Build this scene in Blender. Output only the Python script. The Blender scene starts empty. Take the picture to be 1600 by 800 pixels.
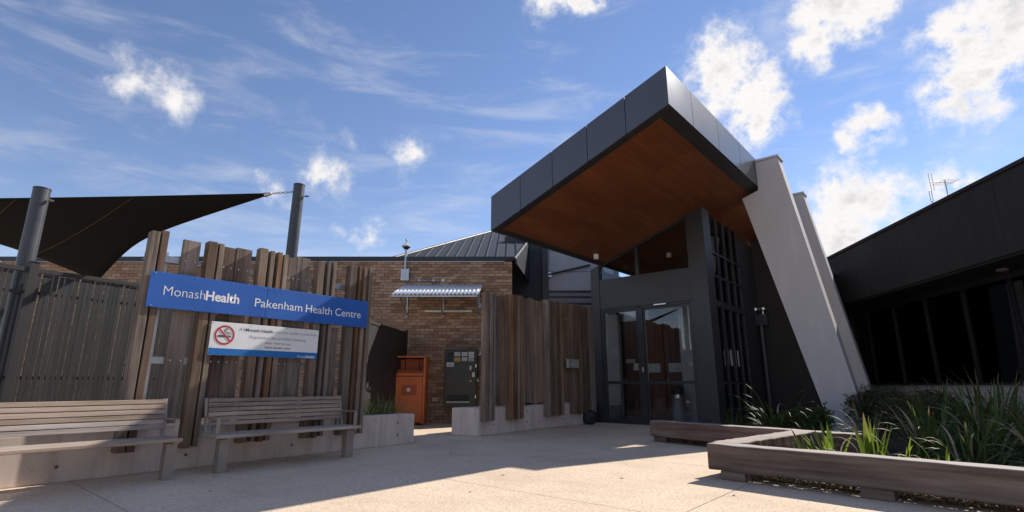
import bpy, bmesh, math, random
from mathutils import Vector, Matrix
R = math.radians
rng = random.Random(7)
sc = bpy.context.scene
COL = sc.collection

# ---------------------------------------------------------------- camera
cam = bpy.data.cameras.new('camera'); cam_o = bpy.data.objects.new('camera', cam); COL.objects.link(cam_o)
cam.sensor_width = 36; cam.lens = 18.34; cam.clip_start = .05; cam.clip_end = 2000
cam_o.location = (0, 0, 1.0); cam_o.rotation_euler = (R(90 + 13.79), 0, 0)
sc.camera = cam_o

# ---------------------------------------------------------------- light
SUN_AZ, SUN_EL = 50.0, 38.5
SKY = .108
sun = bpy.data.lights.new('sun', 'SUN'); sun.energy = 4.1; sun.angle = R(.53); sun.color = (1, .945, .86)
sun_o = bpy.data.objects.new('sun', sun); COL.objects.link(sun_o)
sd = Vector((math.sin(R(SUN_AZ)) * math.cos(R(SUN_EL)), math.cos(R(SUN_AZ)) * math.cos(R(SUN_EL)), math.sin(R(SUN_EL))))
sun_o.rotation_euler = (-sd).to_track_quat('-Z', 'Y').to_euler(); sun_o.location = sd * 60
vs = sc.view_settings
vs.view_transform = 'Standard'; vs.look = 'None'; vs.gamma = 1; vs.exposure = .62; vs.use_curve_mapping = False


def N(nt, t, **kw):
    n = nt.nodes.new(t)
    for k, v in kw.items():
        if k.startswith('i_'):
            n.inputs[k[2:].replace('_', ' ')].default_value = v
        elif isinstance(k, str) and k.startswith('n_'):
            n.inputs[int(k[2:])].default_value = v
        else:
            setattr(n, k, v)
    return n


def math_n(nt, op, a, b=None, clamp=False):
    n = nt.nodes.new('ShaderNodeMath'); n.operation = op; n.use_clamp = clamp
    for i, v in enumerate((a, b)):
        if v is None: continue
        if isinstance(v, (int, float)): n.inputs[i].default_value = v
        else: nt.links.new(v, n.inputs[i])
    return n.outputs[0]


def build_world():
    w = bpy.data.worlds.new('World'); sc.world = w; w.use_nodes = True
    nt = w.node_tree; nt.nodes.clear(); L = nt.links.new
    out = N(nt, 'ShaderNodeOutputWorld'); bg = N(nt, 'ShaderNodeBackground'); bg.inputs[1].default_value = SKY
    sky = N(nt, 'ShaderNodeTexSky'); sky.sky_type = 'NISHITA'; sky.sun_disc = False
    sky.sun_elevation = R(SUN_EL); sky.sun_rotation = R(SUN_AZ); sky.air_density = 1.0; sky.dust_density = 0.0; sky.ozone_density = 2.5
    tc = N(nt, 'ShaderNodeTexCoord')
    # ragged edges: the direction is warped by two noises before the cloud cores are measured
    n1 = N(nt, 'ShaderNodeTexNoise', i_Scale=13.0, i_Detail=8.0, i_Roughness=.62)
    L(tc.outputs['Generated'], n1.inputs['Vector'])
    v1 = N(nt, 'ShaderNodeVectorMath', operation='SUBTRACT'); L(n1.outputs['Color'], v1.inputs[0]); v1.inputs[1].default_value = (.5, .5, .5)
    v2 = N(nt, 'ShaderNodeVectorMath', operation='SCALE'); L(v1.outputs[0], v2.inputs[0]); v2.inputs['Scale'].default_value = .11
    v3 = N(nt, 'ShaderNodeVectorMath', operation='ADD'); L(tc.outputs['Generated'], v3.inputs[0]); L(v2.outputs[0], v3.inputs[1])
    v4 = N(nt, 'ShaderNodeVectorMath', operation='NORMALIZE'); L(v3.outputs[0], v4.inputs[0])
    clouds = [(-39.2, 26.4, 2.9, .44), (-36.0, 26.2, 3.1, .46), (-21.3, 21.1, 2.7, .6), (-26.0, 19.0, 2.3, .42), (-12.0, 24.2, 2.6, .46),
              (-18.8, 24.9, 1.8, .25), (-16.0, 15.4, 2.1, .5), (-19.5, 15.8, 1.4, .35), (25.2, 30.3, 4.4, 1.0), (27.6, 25.8, 3.1, 1.0), (22.9, 31.5, 2.6, .7),
              (36.5, 33.6, 4.3, 1.0), (33.6, 31.2, 2.6, .9), (39.2, 34.5, 3, .9), (36.4, 23.0, 2.2, .9), (35.2, 23.2, 1.3, .6), (48.4, 27.0, 5.2, 1.15), (44.6, 24.2, 3.6, 1.0), (45, 28, 3, .9),
              (34.6, 16.3, 4.3, 1.0), (33.0, 13.6, 3.0, .95), (37.2, 16.6, 2.6, .8), (41.7, 16.9, 2.4, .8), (43.3, 16.0, 1.8, .7), (4.9, 40.1, 2.9, .7), (9.8, 40.2, 2.2, .8), (50.5, 18.9, 2.4, .7),
              # the same broken cloud goes on outside the picture
              (-15, 47, 4, .9), (21, 48, 5, 1), (57, 28, 4, 1), (-55, 22, 3, .7), (70, 34, 5, 1), (82, 20, 4, .9), (98, 40, 6, 1), (120, 25, 5, .8),
              (145, 42, 5, .9), (165, 24, 5, .8), (-70, 38, 5, .8), (-90, 24, 4, .9), (-112, 45, 6, .8), (-135, 22, 5, .9), (-160, 36, 5, .8), (10, 66, 5, .8), (-70, 68, 5, .6), (110, 66, 6, .8), (-170, 62, 5, .7)]
    field = None
    for az, el, r, wgt in clouds:
        d = (math.sin(R(az)) * math.cos(R(el)), math.cos(R(az)) * math.cos(R(el)), math.sin(R(el)))
        dt = N(nt, 'ShaderNodeVectorMath', operation='DISTANCE'); L(v4.outputs[0], dt.inputs[0]); dt.inputs[1].default_value = d
        mr = N(nt, 'ShaderNodeMapRange'); mr.inputs['From Min'].default_value = 0; mr.inputs['From Max'].default_value = R(r) * 1.35
        mr.inputs['To Min'].default_value = wgt; mr.inputs['To Max'].default_value = 0; L(dt.outputs['Value'], mr.inputs['Value'])
        field = mr.outputs[0] if field is None else math_n(nt, 'MAXIMUM', field, mr.outputs[0])
    n2 = N(nt, 'ShaderNodeTexNoise', i_Scale=22.0, i_Detail=10.0, i_Roughness=.63); L(tc.outputs['Generated'], n2.inputs['Vector'])
    nz = math_n(nt, 'MULTIPLY', math_n(nt, 'SUBTRACT', n2.outputs[0], .52), 2.5)
    core = math_n(nt, 'ADD', field, math_n(nt, 'MULTIPLY', nz, math_n(nt, 'MULTIPLY', field, 1.6, True)))
    cm = N(nt, 'ShaderNodeMapRange', interpolation_type='SMOOTHSTEP'); cm.inputs['From Min'].default_value = .05; cm.inputs['From Max'].default_value = .66
    L(core, cm.inputs['Value'])
    # thin high streaks
    mp = N(nt, 'ShaderNodeMapping'); mp.inputs['Scale'].default_value = (1.6, 2.4, 8.0); mp.inputs['Rotation'].default_value = (R(8), R(14), 0); L(tc.outputs['Generated'], mp.inputs['Vector'])
    n3 = N(nt, 'ShaderNodeTexNoise', i_Scale=2.3, i_Detail=9.0, i_Roughness=.6, i_Distortion=.5); L(mp.outputs[0], n3.inputs['Vector'])
    st = N(nt, 'ShaderNodeMapRange', interpolation_type='SMOOTHSTEP'); st.inputs['From Min'].default_value = .46; st.inputs['From Max'].default_value = .8; st.inputs['To Max'].default_value = .34
    L(n3.outputs[0], st.inputs['Value'])
    cov = math_n(nt, 'MAXIMUM', cm.outputs[0], st.outputs[0])
    # denser hearts of the clouds are a little greyer
    gr = N(nt, 'ShaderNodeMapRange', interpolation_type='SMOOTHSTEP'); gr.inputs['From Min'].default_value = .55; gr.inputs['From Max'].default_value = 1.5
    n5 = N(nt, 'ShaderNodeTexNoise', i_Scale=17.0, i_Detail=6.0, i_Roughness=.6); L(v3.outputs[0], n5.inputs['Vector'])
    L(math_n(nt, 'ADD', core, math_n(nt, 'MULTIPLY', math_n(nt, 'SUBTRACT', n5.outputs[0], .5), 2.2)), gr.inputs['Value'])
    cc = N(nt, 'ShaderNodeMixRGB'); cc.inputs[1].default_value = (5.9, 5.75, 5.65, 1); cc.inputs[2].default_value = (4.2, 4.15, 4.2, 1); L(gr.outputs[0], cc.inputs[0])
    wb = N(nt, 'ShaderNodeMixRGB', blend_type='MULTIPLY'); wb.inputs[0].default_value = 1; wb.inputs[2].default_value = (1.17, .95, .94, 1)
    hs = N(nt, 'ShaderNodeHueSaturation'); hs.inputs['Saturation'].default_value = 1.1; hs.inputs['Value'].default_value = .96; L(sky.outputs[0], hs.inputs['Color']); L(hs.outputs[0], wb.inputs[1])   # the camera's warm white balance
    mx = N(nt, 'ShaderNodeMixRGB'); L(cov, mx.inputs[0]); L(wb.outputs[0], mx.inputs[1]); L(cc.outputs[0], mx.inputs[2])
    L(mx.outputs[0], bg.inputs[0]); L(bg.outputs[0], out.inputs[0])
    w.cycles.sampling_method = 'MANUAL'; w.cycles.sample_map_resolution = 512


build_world()


# ---------------------------------------------------------------- materials
def new_mat(name):
    m = bpy.data.materials.new(name); m.use_nodes = True
    nt = m.node_tree; nt.nodes.clear()
    out = N(nt, 'ShaderNodeOutputMaterial'); b = N(nt, 'ShaderNodeBsdfPrincipled'); nt.links.new(b.outputs[0], out.inputs[0])
    return m, nt, b, out


def coord(nt, stretch=(1, 1, 1), seed=True):
    tc = N(nt, 'ShaderNodeTexCoord'); mp = N(nt, 'ShaderNodeMapping'); mp.inputs['Scale'].default_value = stretch
    nt.links.new(tc.outputs['Object'], mp.inputs['Vector'])
    if seed:
        oi = N(nt, 'ShaderNodeObjectInfo')
        sh = N(nt, 'ShaderNodeVectorMath', operation='SCALE'); sh.inputs[0].default_value = (31, 17, 23); nt.links.new(oi.outputs['Random'], sh.inputs['Scale'])
        nt.links.new(sh.outputs[0], mp.inputs['Location'])
    return mp.outputs[0]


def ramp(nt, fac, stops):
    r = N(nt, 'ShaderNodeValToRGB'); e = r.color_ramp.elements
    while len(e) < len(stops): e.new(.5)
    for k, (p, c) in enumerate(stops):
        e[k].position = p; e[k].color = (*c, 1)
    nt.links.new(fac, r.inputs[0])
    return r.outputs[0]


def bump(nt, b, h, strength=.3, dist=.01):
    n = N(nt, 'ShaderNodeBump'); n.inputs['Strength'].default_value = strength; n.inputs['Distance'].default_value = dist
    nt.links.new(h, n.inputs['Height']); nt.links.new(n.outputs[0], b.inputs['Normal'])


def plain(name, c, rough=.5, metal=0, var=.12, scale=3, fine=60, bmp=.05, coat=0, rrand=.1):
    """a painted, plastic or metal surface: slow mottling, fine grain, uneven gloss"""
    m, nt, b, out = new_mat(name); L = nt.links.new
    v = coord(nt)
    n1 = N(nt, 'ShaderNodeTexNoise', i_Scale=scale, i_Detail=5.0); L(v, n1.inputs['Vector'])
    lo = tuple(x * (1 - var) for x in c); hi = tuple(min(1, x * (1 + var)) for x in c)
    L(ramp(nt, n1.outputs[0], [(.3, lo), (.7, hi)]), b.inputs['Base Color'])
    n2 = N(nt, 'ShaderNodeTexNoise', i_Scale=fine, i_Detail=3.0); L(v, n2.inputs['Vector'])
    mr = N(nt, 'ShaderNodeMapRange'); mr.inputs['To Min'].default_value = max(.02, rough - rrand); mr.inputs['To Max'].default_value = min(1, rough + rrand)
    L(n1.outputs[0], mr.inputs['Value']); L(mr.outputs[0], b.inputs['Roughness'])
    b.inputs['Metallic'].default_value = metal; b.inputs['Coat Weight'].default_value = coat
    if bmp: bump(nt, b, n2.outputs[0], bmp, .004)
    return m


def timber(name, dark, mid, light, axis=2, grain=26, rough=.8, rnd=.35, crack=.5, top_mix=0):
    """weathered hardwood: grain along one axis, greyed patches, checks, each board its own tone"""
    m, nt, b, out = new_mat(name); L = nt.links.new
    s = [1, 1, 1]; s[axis] = .045
    v = coord(nt, tuple(s))
    g = N(nt, 'ShaderNodeTexNoise', i_Scale=grain, i_Detail=8.0, i_Roughness=.68, i_Distortion=.25); L(v, g.inputs['Vector'])
    s2 = [1, 1, 1]; s2[axis] = .35
    v2 = coord(nt, tuple(s2))
    p = N(nt, 'ShaderNodeTexNoise', i_Scale=3.2, i_Detail=4.0); L(v2, p.inputs['Vector'])
    f = math_n(nt, 'ADD', math_n(nt, 'MULTIPLY', g.outputs[0], .62), math_n(nt, 'MULTIPLY', p.outputs[0], .38))
    c = ramp(nt, f, [(.34, dark), (.5, mid), (.66, light)])
    oi = N(nt, 'ShaderNodeObjectInfo')
    hs = N(nt, 'ShaderNodeHueSaturation')
    mr = N(nt, 'ShaderNodeMapRange'); mr.inputs['To Min'].default_value = 1 - rnd; mr.inputs['To Max'].default_value = 1 + rnd; L(oi.outputs['Random'], mr.inputs['Value'])
    L(mr.outputs[0], hs.inputs['Value'])
    rn = math_n(nt, 'FRACT', math_n(nt, 'MULTIPLY', oi.outputs['Random'], 17.3))
    ms = N(nt, 'ShaderNodeMapRange'); ms.inputs['To Min'].default_value = .6; ms.inputs['To Max'].default_value = 1.08; L(rn, ms.inputs['Value']); L(ms.outputs[0], hs.inputs['Saturation'])
    L(c, hs.inputs['Color'])
    s3 = [1, 1, 1]; s3[axis] = .02
    v3 = coord(nt, tuple(s3))
    k = N(nt, 'ShaderNodeTexNoise', i_Scale=16, i_Detail=3.0); L(v3, k.inputs['Vector'])
    ck = N(nt, 'ShaderNodeMapRange'); ck.inputs['From Min'].default_value = .66; ck.inputs['From Max'].default_value = .72; ck.inputs['To Max'].default_value = crack; L(k.outputs[0], ck.inputs['Value'])
    mx = N(nt, 'ShaderNodeMixRGB'); L(ck.outputs[0], mx.inputs[0]); L(hs.outputs[0], mx.inputs[1]); mx.inputs[2].default_value = (*[x * .3 for x in dark], 1)
    colr = mx.outputs[0]
    if top_mix:   # upward faces are mixed towards a paler grey brown
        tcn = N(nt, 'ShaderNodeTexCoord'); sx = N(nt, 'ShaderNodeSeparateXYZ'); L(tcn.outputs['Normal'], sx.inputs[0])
        bz = N(nt, 'ShaderNodeMapRange'); bz.inputs['From Min'].default_value = .5; bz.inputs['From Max'].default_value = .95; bz.inputs['To Max'].default_value = top_mix; L(sx.outputs[2], bz.inputs['Value'])
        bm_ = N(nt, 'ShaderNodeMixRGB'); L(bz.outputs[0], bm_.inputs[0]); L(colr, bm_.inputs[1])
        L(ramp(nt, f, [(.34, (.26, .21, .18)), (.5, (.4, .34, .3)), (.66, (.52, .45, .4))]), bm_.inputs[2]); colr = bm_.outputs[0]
    L(colr, b.inputs['Base Color']); b.inputs['Roughness'].default_value = rough; b.inputs['Specular IOR Level'].default_value = .3
    h = math_n(nt, 'SUBTRACT', g.outputs[0], ck.outputs[0]); bump(nt, b, h, .55, .006)
    return m


def concrete(name, c, stain=.3):
    pores = stain > .2
    m, nt, b, out = new_mat(name); L = nt.links.new
    v = coord(nt, (1, 1, .35))
    n1 = N(nt, 'ShaderNodeTexNoise', i_Scale=3.5, i_Detail=8.0, i_Roughness=.65); L(v, n1.inputs['Vector'])
    v2 = coord(nt, (1, 1, .07))
    n2 = N(nt, 'ShaderNodeTexNoise', i_Scale=9, i_Detail=4.0); L(v2, n2.inputs['Vector'])
    f = math_n(nt, 'ADD', math_n(nt, 'MULTIPLY', n1.outputs[0], .6), math_n(nt, 'MULTIPLY', n2.outputs[0], .4))
    col = ramp(nt, f, [(.33, tuple(x * (1 - stain) for x in c)), (.52, c), (.7, tuple(x * 1.14 for x in c))])
    v3 = coord(nt)
    vo = N(nt, 'ShaderNodeTexVoronoi', i_Scale=16); L(v3, vo.inputs['Vector'])
    ps = N(nt, 'ShaderNodeMapRange'); ps.inputs['From Min'].default_value = .07; ps.inputs['From Max'].default_value = .16; ps.inputs['To Min'].default_value = .6; ps.inputs['To Max'].default_value = 1; L(vo.outputs['Distance'], ps.inputs['Value'])
    mu = N(nt, 'ShaderNodeMixRGB', blend_type='MULTIPLY'); mu.inputs[0].default_value = .75 if pores else .05; L(col, mu.inputs[1]); L(ps.outputs[0], mu.inputs[2])
    L(mu.outputs[0], b.inputs['Base Color']); b.inputs['Roughness'].default_value = .85; b.inputs['Specular IOR Level'].default_value = .25
    n4 = N(nt, 'ShaderNodeTexNoise', i_Scale=70, i_Detail=4.0); L(v3, n4.inputs['Vector'])
    bump(nt, b, math_n(nt, 'ADD', math_n(nt, 'MULTIPLY', n4.outputs[0], .4), ps.outputs[0]), .3 if pores else .06, .006)
    return m


def paving_mat():
    m, nt, b, out = new_mat('exposed aggregate paving'); L = nt.links.new
    v = coord(nt, seed=False)
    n1 = N(nt, 'ShaderNodeTexNoise', i_Scale=.9, i_Detail=6.0, i_Roughness=.6); L(v, n1.inputs['Vector'])
    base = ramp(nt, n1.outputs[0], [(.28, (.6, .465, .345)), (.5, (.72, .575, .435)), (.72, (.78, .635, .485))])
    vo = N(nt, 'ShaderNodeTexVoronoi', i_Scale=75); L(v, vo.inputs['Vector'])
    peb = ramp(nt, vo.outputs['Color'], [(0, (.5, .46, .42)), (.35, (.86, .84, .82)), (.7, (1.05, 1.02, .98)), (1, (1.3, 1.22, 1.1))])
    n2 = N(nt, 'ShaderNodeTexNoise', i_Scale=38, i_Detail=5.0, i_Roughness=.75); L(v, n2.inputs['Vector'])
    sp = ramp(nt, n2.outputs[0], [(.33, (.5, .48, .46)), (.47, (.96, .95, .94)), (.7, (1.12, 1.1, 1.06))])
    a = N(nt, 'ShaderNodeMixRGB', blend_type='MULTIPLY'); a.inputs[0].default_value = .6; L(base, a.inputs[1]); L(peb, a.inputs[2])
    c = N(nt, 'ShaderNodeMixRGB', blend_type='MULTIPLY'); c.inputs[0].default_value = .7; L(a.outputs[0], c.inputs[1]); L(sp, c.inputs[2])
    # scuffs and damp stains with shapes of their own
    n3 = N(nt, 'ShaderNodeTexNoise', i_Scale=2.3, i_Detail=7.0, i_Roughness=.72, i_Distortion=1.4); L(v, n3.inputs['Vector'])
    stn = N(nt, 'ShaderNodeMapRange'); stn.inputs['From Min'].default_value = .6; stn.inputs['From Max'].default_value = .78; stn.inputs['To Max'].default_value = .5; L(n3.outputs[0], stn.inputs['Value'])
    d = N(nt, 'ShaderNodeMixRGB', blend_type='MULTIPLY'); L(stn.outputs[0], d.inputs[0]); L(c.outputs[0], d.inputs[1]); d.inputs[2].default_value = (.55, .5, .45, 1)
    L(d.outputs[0], b.inputs['Base Color']); b.inputs['Roughness'].default_value = .9; b.inputs['Specular IOR Level'].default_value = .2
    bump(nt, b, vo.outputs['Distance'], .35, .004)
    return m


def brick_mat():
    m, nt, b, out = new_mat('mixed brown clay brick'); L = nt.links.new
    oi = N(nt, 'ShaderNodeObjectInfo'); ge = N(nt, 'ShaderNodeNewGeometry')
    r = math_n(nt, 'FRACT', math_n(nt, 'ADD', oi.outputs['Random'], ge.outputs['Random Per Island']))
    col = ramp(nt, r, [(0, (.27, .15, .092)), (.3, (.36, .215, .135)), (.6, (.43, .275, .175)), (.85, (.5, .34, .225)), (1, (.3, .19, .13))])
    tc = N(nt, 'ShaderNodeTexCoord')
    n1 = N(nt, 'ShaderNodeTexNoise', i_Scale=14, i_Detail=6.0, i_Roughness=.7); L(tc.outputs['Object'], n1.inputs['Vector'])
    sp = ramp(nt, n1.outputs[0], [(.3, (.55, .55, .55)), (.55, (1, 1, 1)), (.75, (1.25, 1.22, 1.15))])
    a = N(nt, 'ShaderNodeMixRGB', blend_type='MULTIPLY'); a.inputs[0].default_value = .85; L(col, a.inputs[1]); L(sp, a.inputs[2])
    L(a.outputs[0], b.inputs['Base Color']); b.inputs['Roughness'].default_value = .85; b.inputs['Specular IOR Level'].default_value = .25
    bump(nt, b, n1.outputs[0], .5, .006)
    return m


def glass(name, tint, refl=1.0, ior=1.5):
    """a pane: Fresnel mirror over tinted see-through"""
    m, nt, b, out = new_mat(name); L = nt.links.new
    nt.nodes.remove(b)
    tr = N(nt, 'ShaderNodeBsdfTransparent'); tr.inputs[0].default_value = (*tint, 1)
    gl = N(nt, 'ShaderNodeBsdfGlossy'); gl.inputs['Roughness'].default_value = .015; gl.inputs[0].default_value = (.92, .95, 1, 1)
    fr = N(nt, 'ShaderNodeFresnel'); fr.inputs[0].default_value = ior
    tc = N(nt, 'ShaderNodeTexCoord'); n1 = N(nt, 'ShaderNodeTexNoise', i_Scale=.8, i_Detail=2.0); L(tc.outputs['Object'], n1.inputs['Vector'])
    bp = N(nt, 'ShaderNodeBump'); bp.inputs['Strength'].default_value = .12; bp.inputs['Distance'].default_value = .004; L(n1.outputs[0], bp.inputs['Height']); L(bp.outputs[0], gl.inputs['Normal'])
    mx = N(nt, 'ShaderNodeMixShader'); L(math_n(nt, 'MULTIPLY', fr.outputs[0], refl, True), mx.inputs[0]); L(tr.outputs[0], mx.inputs[1]); L(gl.outputs[0], mx.inputs[2])
    L(mx.outputs[0], out.inputs[0])
    return m


def leaf_mat(name, c1, c2, trans=.35, rough=.55):
    m, nt, b, out = new_mat(name); L = nt.links.new
    oi = N(nt, 'ShaderNodeObjectInfo'); ge = N(nt, 'ShaderNodeNewGeometry')
    r = math_n(nt, 'FRACT', math_n(nt, 'ADD', oi.outputs['Random'], ge.outputs['Random Per Island']))
    tc = N(nt, 'ShaderNodeTexCoord'); n1 = N(nt, 'ShaderNodeTexNoise', i_Scale=6, i_Detail=3.0); L(tc.outputs['Object'], n1.inputs['Vector'])
    f = math_n(nt, 'ADD', math_n(nt, 'MULTIPLY', r, .65), math_n(nt, 'MULTIPLY', n1.outputs[0], .35))
    col = ramp(nt, f, [(.12, c1), (.75, c2), (.97, tuple(min(1, x * 1.5) for x in (c2[0] * 1.4, c2[1], c2[2])))])
    if 'leaf' in name and 'small' not in name:   # leaf tips dry out brown
        ln = N(nt, 'ShaderNodeVectorMath', operation='LENGTH'); L(tc.outputs['Object'], ln.inputs[0])
        tp = N(nt, 'ShaderNodeMapRange'); tp.inputs['From Min'].default_value = .78; tp.inputs['From Max'].default_value = .97; L(math_n(nt, 'ADD', ln.outputs['Value'], math_n(nt, 'MULTIPLY', math_n(nt, 'SUBTRACT', oi.outputs['Random'], .6), .3)), tp.inputs['Value'])
        tm = N(nt, 'ShaderNodeMixRGB'); L(tp.outputs[0], tm.inputs[0]); L(col, tm.inputs[1]); tm.inputs[2].default_value = (.2, .14, .07, 1); col = tm.outputs[0]
    L(col, b.inputs['Base Color']); b.inputs['Roughness'].default_value = rough; b.inputs['Specular IOR Level'].default_value = .3
    t = N(nt, 'ShaderNodeBsdfTranslucent'); hs = N(nt, 'ShaderNodeHueSaturation'); hs.inputs['Value'].default_value = 1.6; hs.inputs['Hue'].default_value = .485; L(col, hs.inputs['Color']); L(hs.outputs[0], t.inputs[0])
    mx = N(nt, 'ShaderNodeMixShader'); mx.inputs[0].default_value = trans; L(b.outputs[0], mx.inputs[1]); L(t.outputs[0], mx.inputs[2]); L(mx.outputs[0], out.inputs[0])
    return m


def soffit_mat():
    m, nt, b, out = new_mat('stained plywood lining'); L = nt.links.new
    v = coord(nt, (1, .06, 1))
    g = N(nt, 'ShaderNodeTexNoise', i_Scale=14, i_Detail=8.0, i_Roughness=.62, i_Distortion=.6); L(v, g.inputs['Vector'])
    v2 = coord(nt, (1, .1, 1)); p = N(nt, 'ShaderNodeTexNoise', i_Scale=1.6, i_Detail=3.0, i_Distortion=.3); L(v2, p.inputs['Vector'])
    f = math_n(nt, 'ADD', math_n(nt, 'MULTIPLY', g.outputs[0], .5), math_n(nt, 'MULTIPLY', p.outputs[0], .5))
    col = ramp(nt, f, [(.32, (.13, .039, .013)), (.5, (.2, .064, .021)), (.68, (.28, .1, .034))])
    L(col, b.inputs['Base Color']); b.inputs['Roughness'].default_value = .5; b.inputs['Specular IOR Level'].default_value = .35
    bump(nt, b, g.outputs[0], .1, .003)
    return m


M = {}
M['paving'] = paving_mat()
M['joint'] = plain('paving joint', (.05, .042, .035), .95)
M['far'] = plain('pale dry ground', (.4, .35, .27), .95, scale=.5)
M['soil'] = plain('dark soil', (.06, .042, .03), .95, var=.4, scale=6, bmp=.5)
M['concrete'] = concrete('grey board cast concrete', (.64, .53, .46))
M['batten'] = timber('grey weathered hardwood batten', (.07, .047, .03), (.182, .125, .083), (.285, .215, .153), 2, 24, rnd=.4)
M['batten_b'] = timber('brown hardwood batten', (.072, .037, .02), (.175, .095, .051), (.26, .165, .102), 2, 24, rnd=.38)
M['slat'] = timber('silvered bench slat', (.17, .115, .083), (.34, .25, .187), (.46, .365, .285), 0, 30, rnd=.16, crack=.35)
M['beam'] = timber('weathered sleeper timber', (.06, .034, .021), (.148, .09, .057), (.245, .165, .113), 0, 15, rnd=.1, crack=.85, top_mix=.8)
M['beam_b'] = timber('red brown sleeper timber', (.075, .035, .022), (.165, .085, .055), (.26, .165, .12), 0, 15, rnd=.1, crack=.85, top_mix=.8)
M['galv'] = plain('galvanised steel', (.46, .47, .48), .42, .85, .18, 9)
M['bench_metal'] = plain('champagne powder coat', (.33, .29, .245), .45, .35)
M['fence'] = plain('dark brown powder coat', (.026, .0235, .0215), .6, 0, .12)
M['post'] = plain('charcoal post paint', (.05, .052, .058), .4, .1)
M['sail'] = plain('black shade cloth', (.016, .014, .012), .95, 0, .3, 2, 240, .3)
_nt = M['sail'].node_tree; _b = [x for x in _nt.nodes if x.type == 'BSDF_PRINCIPLED'][0]; _o = [x for x in _nt.nodes if x.type == 'OUTPUT_MATERIAL'][0]
_t = N(_nt, 'ShaderNodeBsdfTranslucent'); _t.inputs[0].default_value = (.05, .043, .037, 1); _m = N(_nt, 'ShaderNodeMixShader'); _m.inputs[0].default_value = .4
_nt.links.new(_b.outputs[0], _m.inputs[1]); _nt.links.new(_t.outputs[0], _m.inputs[2]); _nt.links.new(_m.outputs[0], _o.inputs[0])
M['blue'] = plain('blue sign sheet', (.02, .105, .40), .45, 0, .09, 1.3, 40, .02)
M['blue2'] = plain('light blue strip', (.012, .15, .44), .45, 0, .05)
M['white'] = plain('white vinyl', (.8, .79, .77), .5, 0, .04)
M['ink'] = plain('dark grey print', (.06, .065, .08), .6)
M['red'] = plain('red print', (.5, .03, .03), .5, 0, .05)
M['black'] = plain('black rubber', (.015, .015, .015), .6)
M['brick'] = brick_mat()
M['mortar'] = plain('grey mortar', (.11, .085, .065), .95, 0, .2, 6)
M['roof'] = plain('dark blue grey roof sheet', (.028, .03, .037), .6, .05, .14, 1.5)
M['roofdark'] = plain('charcoal flashing', (.03, .031, .035), .45, .2)
M['zinc'] = plain('corrugated zinc sheet', (.85, .84, .82), .45, 0, .08, 4)
M['orange'] = plain('faded orange paint', (.66, .16, .04), .5, 0, .12, 2.5, 30, .05)
M['orange_d'] = plain('dull orange recess', (.42, .085, .022), .6, 0, .12)
M['cabinet'] = plain('olive black cabinet paint', (.042, .04, .03), .42, .1)
M['sticker_w'] = plain('white sticker', (.6, .6, .58), .5)
M['sticker_y'] = plain('yellow sticker', (.55, .38, .03), .5)
M['fascia'] = plain('dark pewter composite panel', (.085, .09, .105), .3, .35, .06, 1.2, 20, .01, .25, .04)
M['fascia_r'] = M['fascia']
M['border'] = plain('charcoal edge trim', (.03, .029, .028), .55)
M['soffit'] = soffit_mat()
M['frame'] = plain('charcoal powder coated aluminium', (.042, .041, .044), .42, .25, .1, 2)
M['render'] = concrete('pale grey smooth render', (.54, .505, .485), .03)
M['mullion'] = plain('black window frame', (.014, .013, .013), .5)
M['darkwall'] = concrete('dark brown wall cladding', (.045, .039, .037), .19)
M['inner2'] = plain('pale grey interior lining', (.4, .39, .38), .75)
M['inner'] = plain('white interior plaster', (.8, .78, .75), .8)
M['inner_floor'] = plain('grey interior vinyl', (.16, .155, .15), .4)
M['door'] = timber('red brown timber veneer', (.09, .025, .013), (.18, .055, .028), (.25, .085, .045), 2, 18, .45, .08, .1)
M['steel'] = plain('brushed stainless steel', (.55, .55, .54), .3, .95, .08)
M['glass'] = glass('clear pane', (.9, .92, .92))
M['glass_d'] = glass('tinted pane', (.55, .55, .55), 1.0)
M['grey'] = plain('light grey cladding panel', (.4, .4, .41), .6, 0, .05)
M['midgrey'] = plain('mid grey cladding panel', (.2, .205, .22), .55, 0, .06)
M['strap'] = leaf_mat('deep green strap leaf', (.034, .062, .012), (.095, .14, .034), .3)
M['canna'] = leaf_mat('fresh green leaf', (.07, .13, .015), (.16, .23, .03), .45)
M['shrub'] = leaf_mat('small olive leaf', (.04, .046, .018), (.1, .1, .045), .3, .6)
M['dry'] = leaf_mat('dry straw leaf', (.25, .2, .12), (.42, .36, .24), .3, .7)
M['grass'] = leaf_mat('green tufted grass', (.045, .085, .015), (.11, .17, .035), .35)
M['bark'] = plain('shrub stem bark', (.09, .065, .045), .9)
M['mulch'] = leaf_mat('bark chip', (.06, .04, .028), (.26, .19, .13), .0, .9)


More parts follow.
